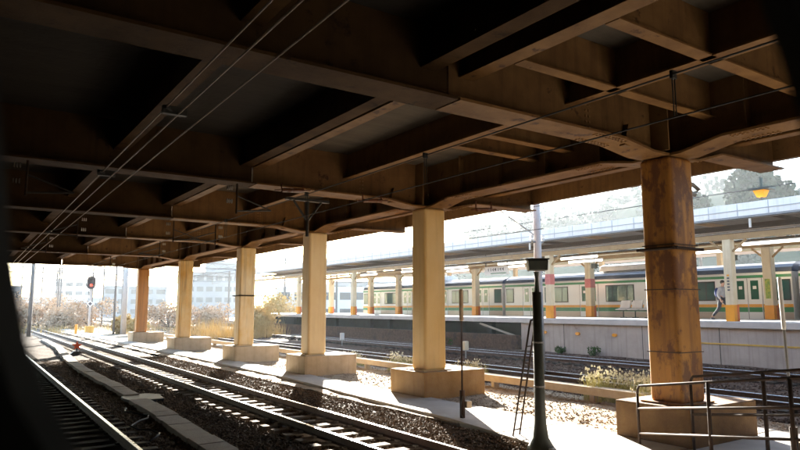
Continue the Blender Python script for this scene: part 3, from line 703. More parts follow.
# ------------------------------------------------------------------ train
TX = 33.5
def car(y0, label):
    L = 20.3; t = thing('train_car', label, 'train car', (TX+1.5, y0+L/2, .45), 'cars of the striped train')
    y1 = y0+L; a, b = y0+.12, y1-.12
    g = MB(); g.prism([(TX+.06, 1.45), (TX, 1.95), (TX, 4.08), (TX+.03, 4.2), (TX+2.97, 4.2), (TX+3, 4.08), (TX+3, 1.95), (TX+2.94, 1.45)], 'y', a, b); g.build('body', M['train'], t, bevel=.03)
    g = MB(); g.prism([(TX-.004, 1.6), (TX-.004, 2.19), (TX-.001, 2.19), (TX-.001, 1.6)], 'y', a+.03, b-.03); g.build('skirt', M['trainlow'], t)
    g = MB(); g.prism([(TX+.02, 4.203), (TX+.1, 4.42), (TX+.35, 4.58), (TX+2.65, 4.58), (TX+2.9, 4.42), (TX+2.98, 4.203)], 'y', a, b); g.build('roof_edge', M['trainroof'], t, bevel=.02)
    g = MB(); g.prism([(TX+.36, 4.583), (TX+.7, 4.70), (TX+1.5, 4.74), (TX+2.3, 4.70), (TX+2.64, 4.583)], 'y', a+.05, b-.05); g.build('roof', M['roofgrey'], t)
    for z0, z1, m in ((2.2, 2.44, 'green'), (2.444, 2.60, 'torange'), (3.93, 4.07, 'green')):
        g = MB(); g.box(TX-.008, TX-.0015, a+.02, b-.02, z0, z1); g.build('stripe', M[m], t)
    def win(c, w, z0=2.84, z1=3.76, gl='glass'):
        g = MB(); g.box(TX-.02, TX-.0085, c-w/2-.06, c+w/2+.06, z0-.06, z1+.06); f = g.build('window', M['rubber'], t, bevel=.012)
        g = MB(); g.box(TX-.026, TX-.0205, c-w/2, c+w/2, z0, z1); g.build('pane', M[gl], f)
        if w > 1:
            for q in (-.27, .27): g = MB(); g.box(TX-.032, TX-.0265, c+q*w-.02, c+q*w+.02, z0, z1); g.build('mullion', M['rubber'], f)
    win(y0+.6, .68); win(y1-.65, .68)
    for k, c in enumerate((5.05, 10.1, 15.2)): win(y0+c, 1.95, gl=('glass', 'glass2', 'glass')[k])
    for c in (2.3, 7.35, 12.45, 17.6):
        g = MB(); g.box(TX-.016, TX-.0085, y0+c-.72, y0+c+.72, 1.75, 3.9); d = g.build('door', M['train'], t, bevel=.004)
        g = MB()
        for q in (-.735, 0, .735): g.box(TX-.019, TX-.0165, y0+c+q-.012, y0+c+q+.012, 1.7, 3.92)
        g.box(TX-.019, TX-.0165, y0+c-.75, y0+c+.75, 3.925, 3.945); g.build('door_seam', M['rubber'], d)
        for z0, z1, m in ((2.2, 2.44, 'green'), (2.444, 2.60, 'torange')):
            for q in (-.36, .36): g = MB(); g.box(TX-.0195, TX-.0165, y0+c+q-.33, y0+c+q+.33, z0, z1); g.build('stripe', M[m], d)
        for q in (-.36, .36):
            g = MB(); g.box(TX-.024, TX-.0165, y0+c+q-.2, y0+c+q+.2, 2.84, 3.8); g.build('pane', M['doorgl'], d, bevel=.003)
            g = MB(); g.box(TX-.027, TX-.0245, y0+c+q-.1, y0+c+q+.08, 3.36, 3.52); g.build('sticker', M['sign'], d)
    g = MB(); g.prism([(TX+.5, 4.73), (TX+.6, 5.05), (TX+.9, 5.15), (TX+2.1, 5.15), (TX+2.4, 5.05), (TX+2.5, 4.73)], 'y', y0+8.2, y0+12.0); g.build('air_conditioner', M['fascia'], t, bevel=.05)
    g = MB(); g.box(TX+.8, TX+2.2, y1-.12, y1+.12, 1.9, 4.0); g.build('gangway', M['rubber'], t)
    g = MB(); g.box(TX+.3, TX+2.7, y0+1, y1-1, .8, 1.44); g.build('underframe', M['darkgrey'], t)
    return t
car(15.1, 'green and orange striped train car standing behind the bench and the person')
car(35.45, 'green and orange striped train car beyond the dark gap left of the black post')
car(-5.25, 'green and orange striped train car cut off at the right edge of the photo')

# ------------------------------------------------------------------ person walking on the platform
def skin_body(name, pts, edges, radii, m, parent, sub=2):
    o0 = wloc(parent)
    me = bpy.data.meshes.new(name); me.from_pydata([tuple(Vector(p)-o0) for p in pts], edges, []); me.update()
    o = bpy.data.objects.new(name, me); COL.objects.link(o); o.parent = parent
    sk = o.modifiers.new('skin', 'SKIN'); sk.use_smooth_shade = True
    lay = me.skin_vertices[0] if me.skin_vertices else None
    if lay is None:
        bm = bmesh.new(); bm.from_mesh(me); bm.verts.layers.skin.verify(); bm.to_mesh(me); bm.free(); lay = me.skin_vertices[0]
    for i, r in enumerate(radii):
        r = r if isinstance(r, tuple) else (r, r)
        lay.data[i].radius = r; lay.data[i].use_root = (i == 0)
    s = o.modifiers.new('sub', 'SUBSURF'); s.levels = sub; s.render_levels = sub
    me.materials.append(m); return o
def person(x, y, z, label):
    t = thing('person', label, 'person', (x, y, z))
    # local frame: forward = -Y (walks to the right in the photo), lateral = X
    def P(f, l, h): return (x+l, y-f, z+h)
    pts = [P(0, 0, .98), P(.01, 0, 1.15), P(.03, 0, 1.36), P(.05, 0, 1.50), P(.07, 0, 1.58), P(.09, 0, 1.66), P(.09, 0, 1.76),      # 0-6 spine, neck, head
           P(.03, -.19, 1.44), P(-.05, -.24, 1.18), P(.06, -.25, .95), P(.10, -.25, .87),                                            # 7-10 left arm
           P(.03, .19, 1.44), P(.14, .24, 1.2), P(.32, .23, 1.02), P(.39, .22, .97),                                                 # 11-14 right arm
           P(-.02, -.10, .93), P(-.10, -.11, .52), P(-.42, -.11, .17), P(-.47, -.11, .08), P(-.34, -.11, .03),                      # 15-19 rear leg
           P(.02, .10, .93), P(.26, .10, .55), P(.33, .10, .10), P(.34, .10, .05), P(.50, .10, .03)]                                # 20-24 front leg
    ed = [(0, 1), (1, 2), (2, 3), (3, 4), (4, 5), (5, 6), (2, 7), (7, 8), (8, 9), (9, 10), (2, 11), (11, 12), (12, 13), (13, 14), (0, 15), (15, 16), (16, 17), (17, 18), (18, 19), (0, 20), (20, 21), (21, 22), (22, 23), (23, 24)]
    ra = [.14, (.15, .12), (.17, .12), .065, .06, (.085, .1), .075, .06, .045, .035, .03, .06, .045, .035, .03, .09, .06, .042, .045, .03, .09, .06, .042, .045, .03]
    skin_body('body', pts, ed, ra, M['skin'], t)
    for l, f, h, s in ((-.25, .11, .86, -1), (.22, .41, .95, 1)):   # fingers and thumb
        for q, ln in enumerate((.07, .08, .075, .06)):
            g = MB(); fo = -.03+q*.02
            g.tube([P(f+fo, l, h), P(f+fo+.015, l+s*.0, h-ln*.6), P(f+fo+.03, l-s*.01, h-ln)], [.011, .01, .008], 6); g.build('finger', M['skin'], t, smooth=True)
        g = MB(); g.tube([P(f+.03, l, h+.04), P(f+.065, l-s*.01, h+.01), P(f+.075, l-s*.01, h-.02)], [.012, .011, .009], 6); g.build('thumb', M['skin'], t, smooth=True)
    jp = [pts[i] for i in (0, 1, 2, 3)] + [pts[7], pts[8], pts[9]] + [pts[11], pts[12], pts[13]]
    skin_body('jacket', jp, [(0, 1), (1, 2), (2, 3), (2, 4), (4, 5), (5, 6), (2, 7), (7, 8), (8, 9)], [.165, (.175, .145), (.195, .145), .085, .085, .066, .052, .085, .066, .052], M['jacket'], t)
    tp = [P(0, 0, .96)] + [pts[i] for i in (15, 16, 17, 20, 21, 22)]
    skin_body('trousers', tp, [(0, 1), (1, 2), (2, 3), (0, 4), (4, 5), (5, 6)], [.15, .11, .08, .062, .11, .08, .062], M['trouser'], t)
    g = MB(); g.sphere(P(.065, 0, 1.725), .105, 14, 10, (.85, 1.0, .95)); g.build('hair', M['hair'], t, smooth=True)
    g = MB(); g.sphere(P(.115, 0, 1.675), .075, 14, 10, (.9, .9, 1.15)); g.sphere(P(.19, 0, 1.665), .017, 8, 6); g.sphere(P(.14, -.075, 1.67), .02, 8, 6, (.4, .8, 1.3)); g.sphere(P(.14, .075, 1.67), .02, 8, 6, (.4, .8, 1.3)); g.build('face', M['skin'], t, smooth=True)
    g = MB()
    for l in (-.028, .028): g.sphere(P(.178, l, 1.69), .011, 8, 6)
    g.box(x-.022, x+.022, y-.187, y-.178, z+1.628, z+1.634); g.build('eyes_and_mouth', M['hair'], t)
    g = MB(); g.sphere(P(-.2, 0, 1.25), .2, 14, 10, (.75, .6, 1.15)); g.build('backpack', M['bag'], t, smooth=True)
    for (a, b) in ((P(-.49, -.11, .09), P(-.33, -.11, .02)), (P(.28, .10, .05), P(.53, .10, .04))):
        a = Vector(a); b = Vector(b); g = MB(); g.tube([a, a.lerp(b, .4), b-(b-a)*.1, b], [.05, .055, .045, .03], 10); g.build('shoe', M['shoe'], t, smooth=True)
    return t
person(29.15, 16.35, PZ+.012, 'person in grey jacket and dark trousers walking with a blue backpack on the platform')

# ------------------------------------------------------------------ poles, signal, gantries
def pole(x, y, z0, z1, r, m, label, arms=(), guys=(), name='utility_pole', group='poles beyond the overpass'):
    t = thing(name, label, 'pole', (x, y, z0), group)
    g = MB(); g.tube([(x, y, z0), (x, y, z1)], [r*1.15, r*.9], 12); g.build('shaft', m, t, smooth=True)
    for z, x0, x1 in arms:
        g = MB(); g.tube([(x+x0, y, z), (x+x1, y, z)], .05, 8); g.build('cross_arm', M['grey'], t)
        for q in (x0, x1):
            for e in range(3): g = MB(); g.tube([(x+q+.0, y, z+.06+e*.09), (x+q, y, z+.1+e*.09)], [.09, .06], 8); g.build('insulator', M['insul'], t)
    for a, b in guys: g = MB(); g.tube([a, b], .03, 6); g.build('guy_rod', M['grey'], t)
    return t
pole(18.85, 17.95, -.1, 6.95, .155, M['polec'], 'pale concrete pole rising behind the black box post', arms=((6.85, -.5, .45), (5.0, -.3, .3)), guys=(((16.6, 19.0, 6.9), (18.85, 17.95, 5.2)),))
pole(5.7, 70, -.3, 8.3, .16, M['polewood'], 'dark pole at the far left beside the window pillar', arms=((7.6, -4, 2),), guys=(((1.5, 70, 7.2), (5.7, 70, 4.6)),))
pole(13.7, 68.6, -.3, 9, .24, M['polec'], 'thick pale pole just left of the deep orange column', arms=((7.3, -5.4, .5),), guys=(((8.6, 68.6, 7.2), (13.7, 68.6, 5.1)),))
pole(13.0, 69.6, -.3, 9, .1, M['polewood'], 'slim grey pole beside the thick pale pole')
pole(21.0, 97, -.3, 11, .16, M['polewood'], 'dark pole between the two orange columns', arms=((8, -1.2, 1.2),))
for k, (x, y, h) in enumerate(((11.3, 99.4, 8.5), (12.8, 110, 9), (16.8, 98.6, 8.5), (8.3, 120, 10), (14.5, 130, 10))):
    pole(x, y, -.3, h, .11, M['polewood'], ['thin hazy pole second left of the red signal', 'thin hazy pole just left of the red signal', 'thin hazy pole just right of the red signal', 'thin hazy pole far behind the dry shrubs', 'thin hazy pole behind the red signal, farthest'][k], arms=((h-1, -.7, .7),))
pole(36.5, 93, -.3, 12, .2, M['polewood'], 'tall hazy pole right of the streaked column', arms=((9.5, -2.5, .6),))
pole(40.9, 91, -.3, 10, .15, M['polewood'], 'hazy pole left of the cream column', arms=((8.2, -1.5, 1.5),))
pole(35.15, 60.5, PZ, 7.0, .17, M['darkgrey'], 'dark pole behind the platform end posts', arms=((5.2, -1.5, 1.5),))
pole(33.5, 66, PZ-1.5, 6.0, .09, M['polewood'], 'slim pole at the far end of the platform')
def gantry(y, x0, x1, h, label):
    t = thing('catenary_gantry', label, 'gantry', ((x0+x1)/2, y, -.3), 'catenary gantries')
    for x in (x0, x1): g = MB(); g.tube([(x, y, -.3), (x, y, h+.4)], .15, 8); g.build('leg', M['polewood'], t)
    g = MB(); n = 26
    for z in (h, h-.6): g.bar((x0, y, z), (x1, y, z), .08, .08)
    for k in range(n):
        a = x0+(x1-x0)*k/n; b = x0+(x1-x0)*(k+1)/n; g.bar((a, y, h-.6 if k % 2 else h), (b, y, h if k % 2 else h-.6), .04, .04)
    g.build('truss_beam', M['polewood'], t)
    for k in range(5):
        x = x0+(x1-x0)*(k+.5)/5; g = MB(); g.tube([(x, y, h-.6), (x, y, h-1.7)], .05, 6); g.tube([(x, y, h-1.6), (x+1.2, y, h-1.4)], .03, 6); g.build('drop_bracket', M['polewood'], t)
gantry(84, 24, 46, 8.2, 'hazy lattice gantry nearer one, seen beside the grey building')
gantry(112, 22, 60, 8.6, 'hazy lattice gantry farther one, beyond the nearer gantry')
gantry(150, 14, 66, 10.5, 'hazy lattice gantry farthest one, low behind the streaked columns')
gantry(96, 8, 34, 7.6, 'hazy lattice gantry just behind the two orange columns')
gantry(128, -4, 20, 9.2, 'hazy lattice gantry over the tracks behind the red signal')
for k, (x, y0, y1, z) in enumerate(((18.2, 17, 128, 5.4), (18.2, 17, 128, 6.3), (23.1, -3, 112, 5.6), (23.1, -3, 112, 6.6), (21.0, -10, 97, 7.6), (40, 60, 112, 7.4), (29, 66, 112, 6.8))):
    wire(['lower thin wire over the track behind the columns', 'upper thin wire over the track behind the columns', 'lower thin wire along the platform edge', 'upper thin wire along the platform edge', 'highest dark cable slanting above the platform roof', 'far thin wire right of the cream column', 'far thin wire beyond the platform end'][k], [(x, y0+(y1-y0)*q/16, z) for q in range(17)], .016 if k != 4 else .03, M['wire_dark'])
for k, (z, y) in enumerate(((6.7, 69.5), (5.9, 84), (7.9, 112))):
    wire(['horizontal span wire nearest, beyond the columns', 'horizontal span wire second, across the grey building', 'horizontal span wire farthest beyond the columns'][k], sag(-6, y, z, 50, y, z+.3, .25), .022, M['wire_dark'])
# colour light signal
sx, sy = 11.5, 74.5
t = thing('railway_signal', 'red lit railway signal on a slim mast beyond the overpass', 'signal', (sx, sy, -.3))
g = MB(); g.tube([(sx, sy, -.3), (sx, sy, 4.5)], .11, 10); g.build('mast', M['polec'], t)
dv = Vector((-sx, -sy, 0)).normalized(); sv = Vector((-dv.y, dv.x, 0))
def face(c, poly, th):   # flat plate facing the camera side
    g = MB(); c = Vector(c); n = len(poly); A = [c+sv*a+Vector((0, 0, b)) for a, b in poly]; B = [p-dv*th for p in A]
    g.add(A+B, [tuple(range(n)), tuple(reversed(range(n, 2*n)))]+[(i, (i+1) % n, n+(i+1) % n, n+i) for i in range(n)]); return g
ovp = [(.42*math.cos(a)*1.0, (.3*math.sin(a)+(.38 if math.sin(a) > 0 else -.38))) for a in [k*math.pi/10+.0001 for k in range(20)]]
hd = face(Vector((sx, sy, 5.05))+dv*.3, ovp, .25).build('signal_head', M['sigbrown'], t)
for z, m in ((5.38, 'lampoff'), (4.78, 'lampred')):
    c = Vector((sx, sy, z))+dv*.31; r = .13
    face(c+dv*.02, [(r*math.cos(k*math.pi/8), r*math.sin(k*math.pi/8)) for k in range(16)], .03).build('lens', M[m], hd)
    g = MB(); ring = []
    for k in range(9):
        a = math.pi*k/8; ring.append((sv*math.cos(a)+Vector((0, 0, math.sin(a))))*(r+.04))
    vs = [c+p for p in ring]+[c+p+dv*.3 for p in ring]; g.add(vs, [(k, k+1, 9+k+1, 9+k) for k in range(8)]); g.build('hood', M['sigbrown'], hd)
face(Vector((sx, sy, 2.85))+dv*.14, [(.34, 0), (0, .34), (-.34, 0), (0, -.34)], .02).build('diamond_plate', M['white'], t)
face(Vector((sx, sy, 2.85))+dv*.16, [(.2, 0), (0, .2), (-.2, 0), (0, -.2)], .012).build('diamond_mark', M['signink'], t)
g = MB()
for q in (-.2, .2): g.tube([Vector((sx, sy, -.3))+sv*q-dv*.25, Vector((sx, sy, 4.4))+sv*q-dv*.25], .025, 6)
for k in range(14): z = .1+.32*k; g.tube([Vector((sx, sy, z))+sv*-.2-dv*.25, Vector((sx, sy, z))+sv*.2-dv*.25], .02, 6)
g.build('ladder', M['darkgrey'], t)
g = MB(); g.box(sx-.4, sx+.4, sy-.6, sy-.15, -.3, .55); g.build('relay_box', M['yellow'], t, bevel=.03)
g = MB(); g.tube([(10.1, 73, -.34), (10.1, 73, .75)], .13, 10); tag(g.build('marker_post', M['orange']), 'short orange marker post left of the signal foot', 'marker post')
t = thing('track_marker', 'small orange star shaped marker on a dark foot between the tracks', 'marker', (5.85, 41.5, -.25))
st = [((.3 if k % 2 == 0 else .12)*math.sin(k*math.pi/5), (.3 if k % 2 == 0 else .12)*math.cos(k*math.pi/5)) for k in range(10)]
dv = Vector((-.14, -.99, 0)); sv = Vector((.99, -.14, 0))
face((5.85, 41.5, .25), st, .05).build('star_plate', M['marker'], t)
g = MB(); g.tube([(5.85, 41.56, -.25), (5.85, 41.56, .5)], .04, 8); g.prism([(5.5, -.25), (6.2, -.25), (6.0, -.05), (5.7, -.05)], 'y', 41.45, 41.75); g.build('foot', M['darkgrey'], t)
# white marker posts by the platform track
for k, (x, y) in enumerate(((21.6, 38.6), (21.5, 25.6))):
    t = thing('marker_post', ['small white marker post beside the far track, left of the pale yellow column', 'small cream marker post beside the far track, right of the slim dark rod'][k], 'marker post', (x, y, zr(x)), 'small marker posts by the far track')
    g = MB(); g.tube([(x, y, zr(x)), (x, y, zr(x)+.4)], .04, 8); g.build('stem', M['grey'], t)
    g = MB(); g.box(x-.13, x+.13, y-.1, y+.1, zr(x)+.4, zr(x)+.85); g.build('head', M['white'] if k == 0 else M['cream'], t, bevel=.03)

# ------------------------------------------------------------------ vegetation
def blades(g, x, y, z, n, rad, h, w, lean=.35, rnd=random):
    for _ in range(n):
        a = rnd.uniform(0, 6.28); r = rad*math.sqrt(rnd.random()); bx, by = x+r*math.cos(a), y+r*math.sin(a)
        hh = h*rnd.uniform(.5, 1.1); b = rnd.uniform(0, 6.28); l = rnd.uniform(0, lean)*hh; dx, dy = math.cos(b)*l, math.sin(b)*l
        c = rnd.uniform(0, 6.28); wx, wy = math.cos(c)*w/2, math.sin(c)*w/2
        g.add([(bx-wx, by-wy, z), (bx+wx, by+wy, z), (bx+wx*.7+dx*.4, by+wy*.7+dy*.4, z+hh*.6), (bx-wx*.7+dx*.4, by-wy*.7+dy*.4, z+hh*.6), (bx+dx, by+dy, z+hh)], [(0, 1, 2, 3), (3, 2, 4)])
def weeds(spots, label):
    x, y, _ = spots[0]
    t = thing('weed_clump', label, 'weeds', (x, y, -.17), 'sunlit weeds behind the columns')
    g = MB(); f = MB()
    for x, y, h in spots:
        blades(g, x, y, -.18, 130, .4, h, .02, .5)
        for _ in range(70):
            a = random.uniform(0, 6.28); r = .45*random.random(); px, py, pz = x+r*math.cos(a), y+r*math.sin(a), -.18+h*random.uniform(.6, 1.15); s = random.uniform(.018, .04)
            f.add([(px-s, py, pz), (px, py-s, pz+s*.5), (px+s, py, pz), (px, py+s, pz+s), (px, py, pz+s*2)], [(0, 1, 4), (1, 2, 4), (2, 3, 4), (3, 0, 4)])
    g.build('stems', M['blade'], t); tag(f.build('seed_heads', M['flower'], t), kind='stuff')
weeds([(15.1+random.uniform(-.35, .5), 9.7+q*.34, random.uniform(.45, .85)) for q in range(9)], 'pale sunlit weeds left of the rust mottled column base')
weeds([(15.2+random.uniform(-.3, .5), 18.0+q*.5, random.uniform(.4, .75)) for q in range(11)], 'pale sunlit weeds behind the pale yellow column base')
weeds([(15.3+random.uniform(-.3, .3), 25.6+q*.5, random.uniform(.3, .5)) for q in range(5)], 'pale sunlit weeds behind the cream column base')
def leafclump(name, label, cat, x, y, z, sx, sy, sz, n, s, m, group, trunk=None, seed=0):
    rnd = random.Random(seed); t = thing(name, label, cat, (x, y, z), group)
    lob = [(rnd.uniform(-.6, .6)*sx, rnd.uniform(-.6, .6)*sy, rnd.uniform(.2, .8)*sz, rnd.uniform(.25, .55)) for _ in range(9)]
    g = MB()
    for _ in range(n):
        lx, ly, lz, lr = rnd.choice(lob); a = rnd.uniform(0, 6.28); u = rnd.uniform(-1, 1); q = rnd.random()**.5; ss = math.sqrt(1-u*u)
        px, py, pz = x+lx+lr*sx*q*ss*math.cos(a), y+ly+lr*sy*q*ss*math.sin(a), max(z+.02, z+lz+lr*sz*q*u)
        v = Vector((rnd.gauss(0, 1), rnd.gauss(0, 1), rnd.gauss(0, 1))).normalized(); w = v.orthogonal().normalized()*s*rnd.uniform(.6, 1.3); e = v.cross(w)*.7
        c = Vector((px, py, pz)); g.add([c-w, c-e, c+w, c+e], [(0, 1, 2, 3)])
    g.build('foliage', m, t)
    g = MB(); th = trunk or sz*.5; r = max(.04, sx*.045)
    z0 = z-(trunk or 0)
    g.tube([(x, y, z0), (x+.02, y, z+sz*.3)], [r*1.4, r*.7], 8)
    for k in range(5):
        a = k*1.3; lx, ly, lz, lr = lob[k]; g.tube([(x, y, z0+(z+sz*.2-z0)*.8), (x+lx*.5, y+ly*.5, z+lz*.7), (x+lx, y+ly, z+lz)], [r*.6, r*.4, r*.15], 6)
    g.build('branches' if not trunk else 'trunk', M['trunk'], t)
    return t
BUSH = [('reddish brown dry shrub at the far left beside the dark pole', 3.5, 92, 3.4, 3.2, 'shrub'), ('reddish brown dry shrub under the thin hazy poles', 8.6, 94, 3.6, 3.5, 'shrub'),
        ('reddish brown dry shrub just left of the red signal', 10.8, 88, 2.4, 2.6, 'shrub'), ('reddish brown dry shrub behind the red signal', 14.2, 93, 3.4, 3.6, 'shrub'),
        ('straw coloured bush right of the signal foot', 13.4, 70.5, 1.1, 2.0, 'shrub2'), ('low straw bush in front of the thick pale pole', 14.6, 66, 1.0, 1.5, 'shrub2'),
        ('brown dry shrub between the two orange columns', 21.5, 82, 3.4, 3.2, 'shrub'), ('brown dry shrub below the grey building', 27, 80, 3.2, 2.8, 'shrub'),
        ('tall straw bush right beside the streaked column', 23.5, 57, 1.9, 3.0, 'shrub2'), ('yellowish bush in front of the far platform end', 34.5, 77, 3.4, 4.2, 'shrub2'),
        ('brown shrub on the horizon left of the cream column', 41, 96, 4, 3.4, 'shrub'), ('wide brown shrub far behind the signal', 10, 118, 6, 4.6, 'shrub'), ('wide brown shrub at the far left horizon', 1, 122, 6, 4.6, 'shrub')]
for k, (lb, x, y, w, h, m) in enumerate(BUSH):
    leafclump('dry_shrub', lb, 'shrub', x, y, -.34, w*1.15, w*1.15, h, 3000, .15, M[m], 'dry shrubs beyond the overpass', seed=k+11)
for k, (x, y, s) in enumerate(((20.9, 13.9, .5), (25.4, 20.6, .45), (25.4, 23.0, .4), (25.35, 31.5, .8))):
    leafclump('green_weed', ['low green weed between the rails right of the black post', 'small green weed at the foot of the platform wall, right one', 'small green weed at the foot of the platform wall, left one', 'green weed at the dark opening under the platform'][k], 'weed', x, y, zr(x)-.02, s, s, s*.9, 260, .05, M['leafg'], 'green weeds by the far tracks', seed=50+k)
g = MB(); rnd = random.Random(5)
for _ in range(260):
    blades(g, rnd.uniform(17.2, 24), rnd.uniform(52, 66), -.34, 9, .5, rnd.choice((.7, 1.2, 1.9)), .05, .35, rnd)
for _ in range(240):
    blades(g, rnd.uniform(-2, 22), rnd.uniform(70, 108), -.34, 8, .8, rnd.uniform(.5, 1.3), .06, .4, rnd)
o = g.build('dry_grass', M['drygrass']); o['kind'] = 'stuff'

# hill with a far-off wood
def hillz(x, y):
    u = x*.6-y*.8   # along the ridge
    d = x*.8+y*.6-290
    ridge = 42+7*(1/(1+math.exp(-(u-0)/25)))+3*math.sin(u*.06)+2*math.sin(u*.17)
    ridge *= 1/(1+math.exp(-(u+76)/12))
    return -1+ridge*math.exp(-(d/60)**2)
grid('hill', M['hill'], 80, 420, -60, 420, 90, 110, hillz)
g = MB(); rnd = random.Random(9)
for _ in range(700):
    x = rnd.uniform(130, 330); y = rnd.uniform(20, 320); h = hillz(x, y)
    if h < 10 or x*.8+y*.6 > 300: continue
    r = rnd.uniform(2.0, 4.5)
    for q in range(26):
        v = Vector((rnd.gauss(0, 1), rnd.gauss(0, 1), rnd.gauss(0, 1))).normalized(); c = Vector((x, y, h+r*.9))+v*r*rnd.uniform(.5, 1)*1.0
        n = Vector((rnd.gauss(0, 1), rnd.gauss(0, 1), rnd.gauss(0, 1))).normalized(); w = n.orthogonal().normalized()*rnd.uniform(.7, 1.4); e = n.cross(w)
        g.add([c-w, c-e, c+w, c+e], [(0, 1, 2, 3)])
o = g.build('far_wood', M['leafd']); o['kind'] = 'stuff'
leafclump('tree', 'broad dark tree rising over the platform roof beside the orange lamp box', 'tree', 134, 66, 17, 7, 7, 13, 9000, .6, M['leafd'], 'trees above the platform roof', trunk=17.3, seed=81)
leafclump('tree', 'lower rounded tree just right of the rust mottled column', 'tree', 130, 77, 15, 7, 7, 9, 6500, .6, M['leafd'], 'trees above the platform roof', trunk=15.3, seed=82)
leafclump('tree', 'bare reddish tree at the right end of the platform roof', 'tree', 138, 57, 16, 6, 6, 10, 1500, .4, M['shrub'], 'trees above the platform roof', trunk=16.3, seed=83)

# ------------------------------------------------------------------ far buildings
def building(label, x, y, w, d, h, rot, m, floors, cols, top=None):
    t = thing('building', label, 'building', (x, y, -.34), 'hazy buildings beyond the tracks'); t.rotation_euler = (0, 0, rot)
    def bld(g, name, mm, par=None): 
        ob = MB(); ob.v = [(a, b, c) for a, b, c in g.v]; ob.f = g.f; ob.mi = g.mi
        me = bpy.data.meshes.new(name); me.from_pydata(ob.v, [], ob.f); me.materials.append(mm); me.update(); q = bpy.data.objects.new(name, me); COL.objects.link(q); q.parent = par or t; return q
    g = MB(); g.box(-w/2, w/2, -d/2, d/2, 0, h); wl = bld(g, 'wall', m)
    g = MB(); g.box(-w/2-.2, w/2+.2, -d/2-.2, d/2+.2, h, h+.5); bld(g, 'roof', m)
    if top: g = MB(); g.box(top[0], top[1], -d/3, d/3, h+.5, h+top[2]); bld(g, 'roof_house', m)
    fh = h/floors
    for f in range(floors):
        for c in range(cols):
            cx = -w/2+w*(c+.5)/cols; g = MB(); g.box(cx-w/cols*.36, cx+w/cols*.36, -d/2-.06, -d/2-.004, f*fh+fh*.35, f*fh+fh*.8); bld(g, 'window', M['bldwin'])
building('stepped grey building with rows of windows between the two streaked columns', 69, 209, 17, 14, 13.5, -.32, M['bldg'], 4, 6, (-3, 8, 4.5))
building('low dark blue building at the far left', -2, 150, 24, 12, 6.5, 0, M['bldg'], 2, 8)
building('long pale shed behind the dry shrubs', 24, 230, 44, 14, 5.5, -.1, M['bldw'], 1, 13)
building('taller pale block rising behind the long shed', 33, 250, 12, 12, 12, -.1, M['bldw'], 4, 4)
building('pale building right of the streaked column', 96, 175, 30, 12, 9.5, -.5, M['bldw'], 3, 8)
building('white low building left of the cream column', 62, 120, 18, 10, 6.5, -.4, M['bldw'], 2, 6)
building('grey block behind the platform end posts', 90, 130, 34, 12, 8.5, -.6, M['bldg'], 3, 9)
building('small grey building between the deep orange column and its neighbour', 46, 215, 18, 12, 9, -.2, M['bldg'], 3, 5)
# second platform roof beyond the train
t = thing('platform_canopy', 'pale second platform roof glimpsed beyond the train', 'canopy', (41, 20, .3))
g = MB(); g.box(38.2, 45, -20, 66, 6.1, 6.3); g.build('roof_sheet', M['roofm'], t)
g = MB(); g.box(37.95, 38.19, -20, 66, 5.7, 6.32); g.build('fascia', M['beam'], t)
for k in range(9): g = MB(); y = -15+9.5*k; g.box(41.2, 41.5, y, y+.3, .3, 6.09); g.build('post', M['cream'], t)
g = MB(); g.box(38.5, 44.5, -20, 66, .25, 1.85); tag(g.build('platform', M['platform']), 'second platform beyond the train, mostly hidden', 'platform')

# ------------------------------------------------------------------ window frame of the train the view is taken from
yaw, pit = R(34.3), R(7.35)
fw = Vector((math.sin(yaw)*math.cos(pit), math.cos(yaw)*math.cos(pit), math.sin(pit))); rt = Vector((math.cos(yaw), -math.sin(yaw), 0)); up = rt.cross(fw)
cam_p = Vector((0, 0, 2.4))
t = thing('train_window_frame', 'dark blurred window frame of the train the view is taken from', 'window frame', (.3, .42, 2.0))
def W(a, b, c): return cam_p+rt*a+up*b+fw*c
def pillar(path, width, side, name):
    g = MB(); ring = []; 
    for a, b in path:
        o = side*width
        ring.append([W(a, b, .56), W(a+side*.012, b, .535), W(a+o, b, .53), W(a+o, b, .64), W(a*.64/.56+side*.03, b*.64/.56, .64)])
    vs = [p for r in ring for p in r]; n = 5; fs = []
    for j in range(len(ring)-1):
        for i in range(n): fs.append((j*n+i, j*n+(i+1) % n, (j+1)*n+(i+1) % n, (j+1)*n+i))
    fs.append(tuple(range(n))); fs.append(tuple((len(ring)-1)*n+k for k in range(n)))
    g.add(vs, fs); g.build(name, M['interior'], t, smooth=False)
k = .56/644
LP = [((u-400)*k, (225-v)*k) for u, v in ((-12, -60), (-4, 60), (3, 150), (11, 240), (18, 290), (27, 340), (46, 395), (80, 450), (115, 500), (150, 540))]
pillar(LP, .085, -1, 'left_pillar')
RP = [((u-400)*k, (225-v)*k) for u, v in ((690, -90), (735, -40), (758, 0), (775, 45), (792, 95), (806, 150), (818, 210), (826, 300), (826, 420), (820, 500), (800, 540))]
pillar(RP, .085, 1, 'right_pillar')
g = MB(); a, b = LP[-1], RP[-1]
g.hexa([W(a[0]-.08, a[1]-.07, .53), W(b[0]+.08, a[1]-.07, .53), W(b[0]+.08, a[1]-.07, .64), W(a[0]-.08, a[1]-.07, .64)], [W(a[0]-.08, a[1]-.001, .53), W(b[0]+.08, a[1]-.001, .53), W(b[0]+.08, a[1]-.001, .64), W(a[0]-.08, a[1]-.001, .64)])
g.build('sill', M['interior'], t)

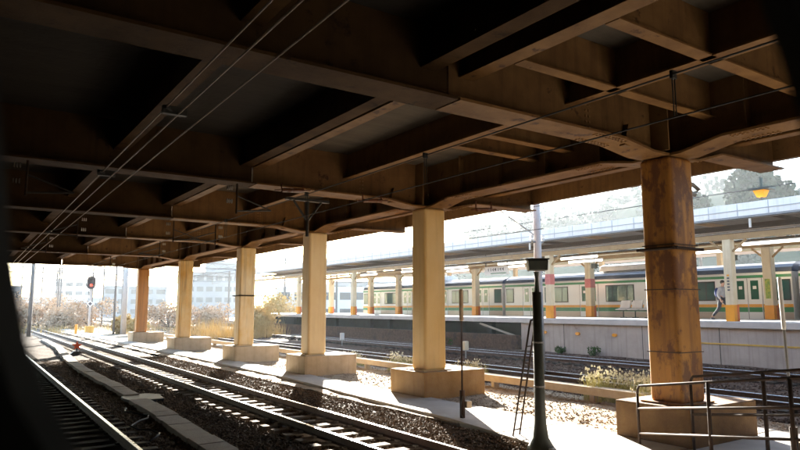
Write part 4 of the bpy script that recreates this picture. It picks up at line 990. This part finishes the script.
# ------------------------------------------------------------------ haze
g = MB(); g.box(-420, 460, -60, 440, -1.4, 62)
hz = g.build('haze', None); hz.data.materials.clear()
hm = bpy.data.materials.new('haze_air'); hm.use_nodes = True; nt = hm.node_tree; nt.nodes.remove(nt.nodes['Principled BSDF'])
pv = nt.nodes.new('ShaderNodeVolumePrincipled'); pv.inputs['Color'].default_value = (.82, .91, 1, 1); pv.inputs['Density'].default_value = .00024; pv.inputs['Anisotropy'].default_value = .45
nt.links.new(pv.outputs['Volume'], nt.nodes['Material Output'].inputs['Volume'])
hz.data.materials.append(hm); hz['kind'] = 'stuff'

# ------------------------------------------------------------------ light, sky, camera
EL, AZ = R(15.5), R(28.5)
w = bpy.data.worlds.new('World'); scene.world = w; w.use_nodes = True; nt = w.node_tree
sky = nt.nodes.new('ShaderNodeTexSky'); sky.sky_type = 'NISHITA'; sky.sun_disc = False; sky.sun_elevation = EL; sky.sun_rotation = AZ
sky.air_density = 1.0; sky.dust_density = .6; sky.ozone_density = 1.0
bg = nt.nodes['Background']; bg.inputs['Strength'].default_value = .09
nt.links.new(sky.outputs['Color'], bg.inputs['Color'])
sl = bpy.data.lights.new('sun', 'SUN'); sl.energy = 5; sl.angle = R(.5); sl.color = (1, .93, .82)
so = bpy.data.objects.new('sun', sl); COL.objects.link(so)
sd = Vector((math.sin(AZ)*math.cos(EL), math.cos(AZ)*math.cos(EL), math.sin(EL)))
so.rotation_euler = sd.to_track_quat('Z', 'Y').to_euler(); so.location = (30, 50, 40)

cd = bpy.data.cameras.new('camera'); cd.sensor_width = 36; cd.lens = 36*644/800; cd.clip_start = .05; cd.clip_end = 2000
cd.dof.use_dof = True; cd.dof.focus_distance = 17; cd.dof.aperture_fstop = 2.2
co = bpy.data.objects.new('camera', cd); COL.objects.link(co); co.location = cam_p; co.rotation_euler = (R(90)+pit, 0, -yaw)
scene.camera = co
scene.render.engine = 'CYCLES'
scene.cycles.volume_bounces = 0; scene.cycles.max_bounces = 8; scene.cycles.diffuse_bounces = 4
scene.view_settings.view_transform = 'Standard'; scene.view_settings.look = 'None'; scene.view_settings.exposure = 3.55; scene.view_settings.gamma = 1
scene.view_settings.use_curve_mapping = False
